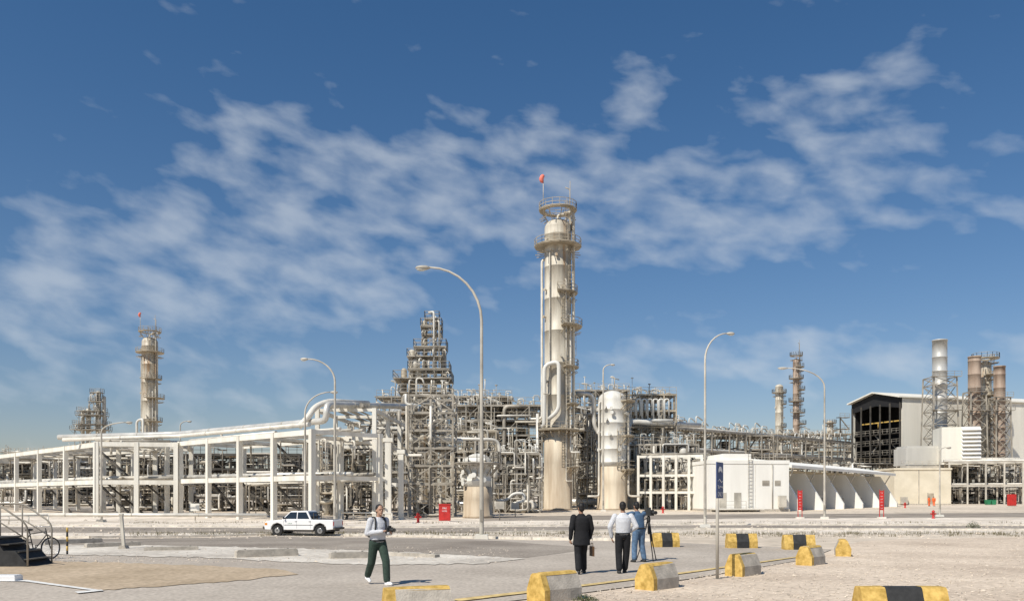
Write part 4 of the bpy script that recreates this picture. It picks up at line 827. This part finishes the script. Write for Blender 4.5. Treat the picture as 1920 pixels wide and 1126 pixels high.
stack('rusty brown exhaust stack, left of the rusty pair',1827,203,668,22,735,28,'rusty','steel')
stack('rusty brown exhaust stack nearest the right edge',1874,203,686,20,745,26,'rusty','steel')
# ---------------- world, sun, camera
w=bpy.data.worlds.new('World'); bpy.context.scene.world=w; w.use_nodes=True; n=w.node_tree.nodes; l=w.node_tree.links; n.clear()
SUN_EL=49; sd=V((-.60,-.68,0)).normalized()  # direction towards the sun (horizontal)
az=math.atan2(sd.x,sd.y)
def nd(tp,**k):
    x=n.new(tp)
    for a,v in k.items(): setattr(x,a,v)
    return x
def mth(op,a,b=None,c=None,clamp=False):
    x=nd('ShaderNodeMath',operation=op,use_clamp=clamp)
    for i,v in enumerate((a,b,c)):
        if v is None: continue
        if isinstance(v,(int,float)): x.inputs[i].default_value=v
        else: l.new(v,x.inputs[i])
    return x.outputs[0]
sky=nd('ShaderNodeTexSky',sky_type='NISHITA'); sky.sun_disc=False; sky.sun_elevation=R(SUN_EL); sky.sun_rotation=az; sky.air_density=1.0; sky.dust_density=.6; sky.ozone_density=2.0
tc=nd('ShaderNodeTexCoord'); sp_=nd('ShaderNodeSeparateXYZ'); l.new(tc.outputs['Generated'],sp_.inputs[0]); x,y,z=sp_.outputs
u=mth('ARCTAN2',x,y); hl=mth('SQRT',mth('ADD',mth('MULTIPLY',x,x),mth('MULTIPLY',y,y))); vv=mth('DIVIDE',z,mth('MAXIMUM',hl,.05))
blobs=[(760,310,300,75,.95),(560,430,280,95,.95),(300,480,190,65,.9),(60,560,150,50,.95),(1040,290,110,65,.9),(1230,400,340,80,.9),(1520,425,350,48,.85),(1600,155,170,40,1.0),(1200,170,80,60,.75),(1600,260,220,50,.75),(620,565,200,45,.85),(1490,650,130,30,1.3),(1760,685,230,45,.85),(300,690,420,90,.75),(470,225,90,35,.75),(1200,680,220,50,.75)]
acc=None
for (cx,cy,rx,ry,am) in blobs:
    uu=math.atan((cx-960)/F); cv=(HZ-cy)/F*math.cos(uu)
    a=mth('MULTIPLY',mth('SUBTRACT',u,uu),F/rx*1.0); b_=mth('MULTIPLY',mth('SUBTRACT',vv,cv),F/ry)
    e=mth('MULTIPLY',mth('EXPONENT',mth('MULTIPLY',mth('ADD',mth('MULTIPLY',a,a),mth('MULTIPLY',b_,b_)),-.8)),am)
    acc=e if acc is None else mth('ADD',acc,e)
acc=mth('MINIMUM',acc,1.0)
cb=nd('ShaderNodeCombineXYZ'); l.new(mth('MULTIPLY',u,1.0),cb.inputs[0]); l.new(mth('ADD',mth('MULTIPLY',vv,1.8),mth('MULTIPLY',u,.3)),cb.inputs[1])
n1=nd('ShaderNodeTexNoise'); n1.inputs['Scale'].default_value=17; n1.inputs['Detail'].default_value=6; n1.inputs['Roughness'].default_value=.47; n1.inputs['Distortion'].default_value=.15; l.new(cb.outputs[0],n1.inputs['Vector'])
n2=nd('ShaderNodeTexNoise'); n2.inputs['Scale'].default_value=6; n2.inputs['Detail'].default_value=2; l.new(cb.outputs[0],n2.inputs['Vector'])
dens=mth('ADD',mth('MULTIPLY',n1.outputs['Fac'],.8),mth('MULTIPLY',n2.outputs['Fac'],.2))
d2=mth('MULTIPLY',mth('SUBTRACT',mth('ADD',dens,mth('MULTIPLY',acc,.25)),.615),2.9,clamp=True)
d3=mth('MULTIPLY',mth('SMOOTH_MIN',d2,.85,.35),.58)
hz=mth('EXPONENT',mth('MULTIPLY',mth('MAXIMUM',vv,0),-4.2))
tm=nd('ShaderNodeMixRGB'); l.new(hz,tm.inputs[0]); tm.inputs[1].default_value=(.46,.85,1.12,1); tm.inputs[2].default_value=(1.15,1.02,1.04,1)
tint=nd('ShaderNodeMixRGB',blend_type='MULTIPLY'); tint.inputs[0].default_value=1; l.new(sky.outputs[0],tint.inputs[1]); l.new(tm.outputs[0],tint.inputs[2])
ST=.08
mix=nd('ShaderNodeMixRGB'); l.new(d3,mix.inputs[0]); l.new(tint.outputs[0],mix.inputs[1]); mix.inputs[2].default_value=(.66/ST,.71/ST,.76/ST,1)
bg=nd('ShaderNodeBackground'); bg.inputs[1].default_value=ST; l.new(mix.outputs[0],bg.inputs[0]); ow=nd('ShaderNodeOutputWorld'); l.new(bg.outputs[0],ow.inputs[0])
sl_=bpy.data.lights.new('sun','SUN'); sl_.energy=4.9; sl_.angle=R(.5); sl_.color=(1,.94,.84); so=bpy.data.objects.new('sun',sl_); C.objects.link(so)
dv=V((sd.x*math.cos(R(SUN_EL)),sd.y*math.cos(R(SUN_EL)),math.sin(R(SUN_EL)))); so.rotation_euler=dv.to_track_quat('Z','Y').to_euler()
cd=bpy.data.cameras.new('camera'); cam=bpy.data.objects.new('camera',cd); C.objects.link(cam); cam.location=(0,0,CH); cam.rotation_euler=(R(90),0,0); cd.sensor_width=36; cd.lens=30; cd.shift_y=(HZ-563)/1920; cd.clip_end=12000; cd.clip_start=.1
bpy.context.scene.camera=cam
sc=bpy.context.scene; sc.view_settings.view_transform='Standard'; sc.view_settings.look='None'; sc.view_settings.exposure=0
print('objects',len(bpy.data.objects))
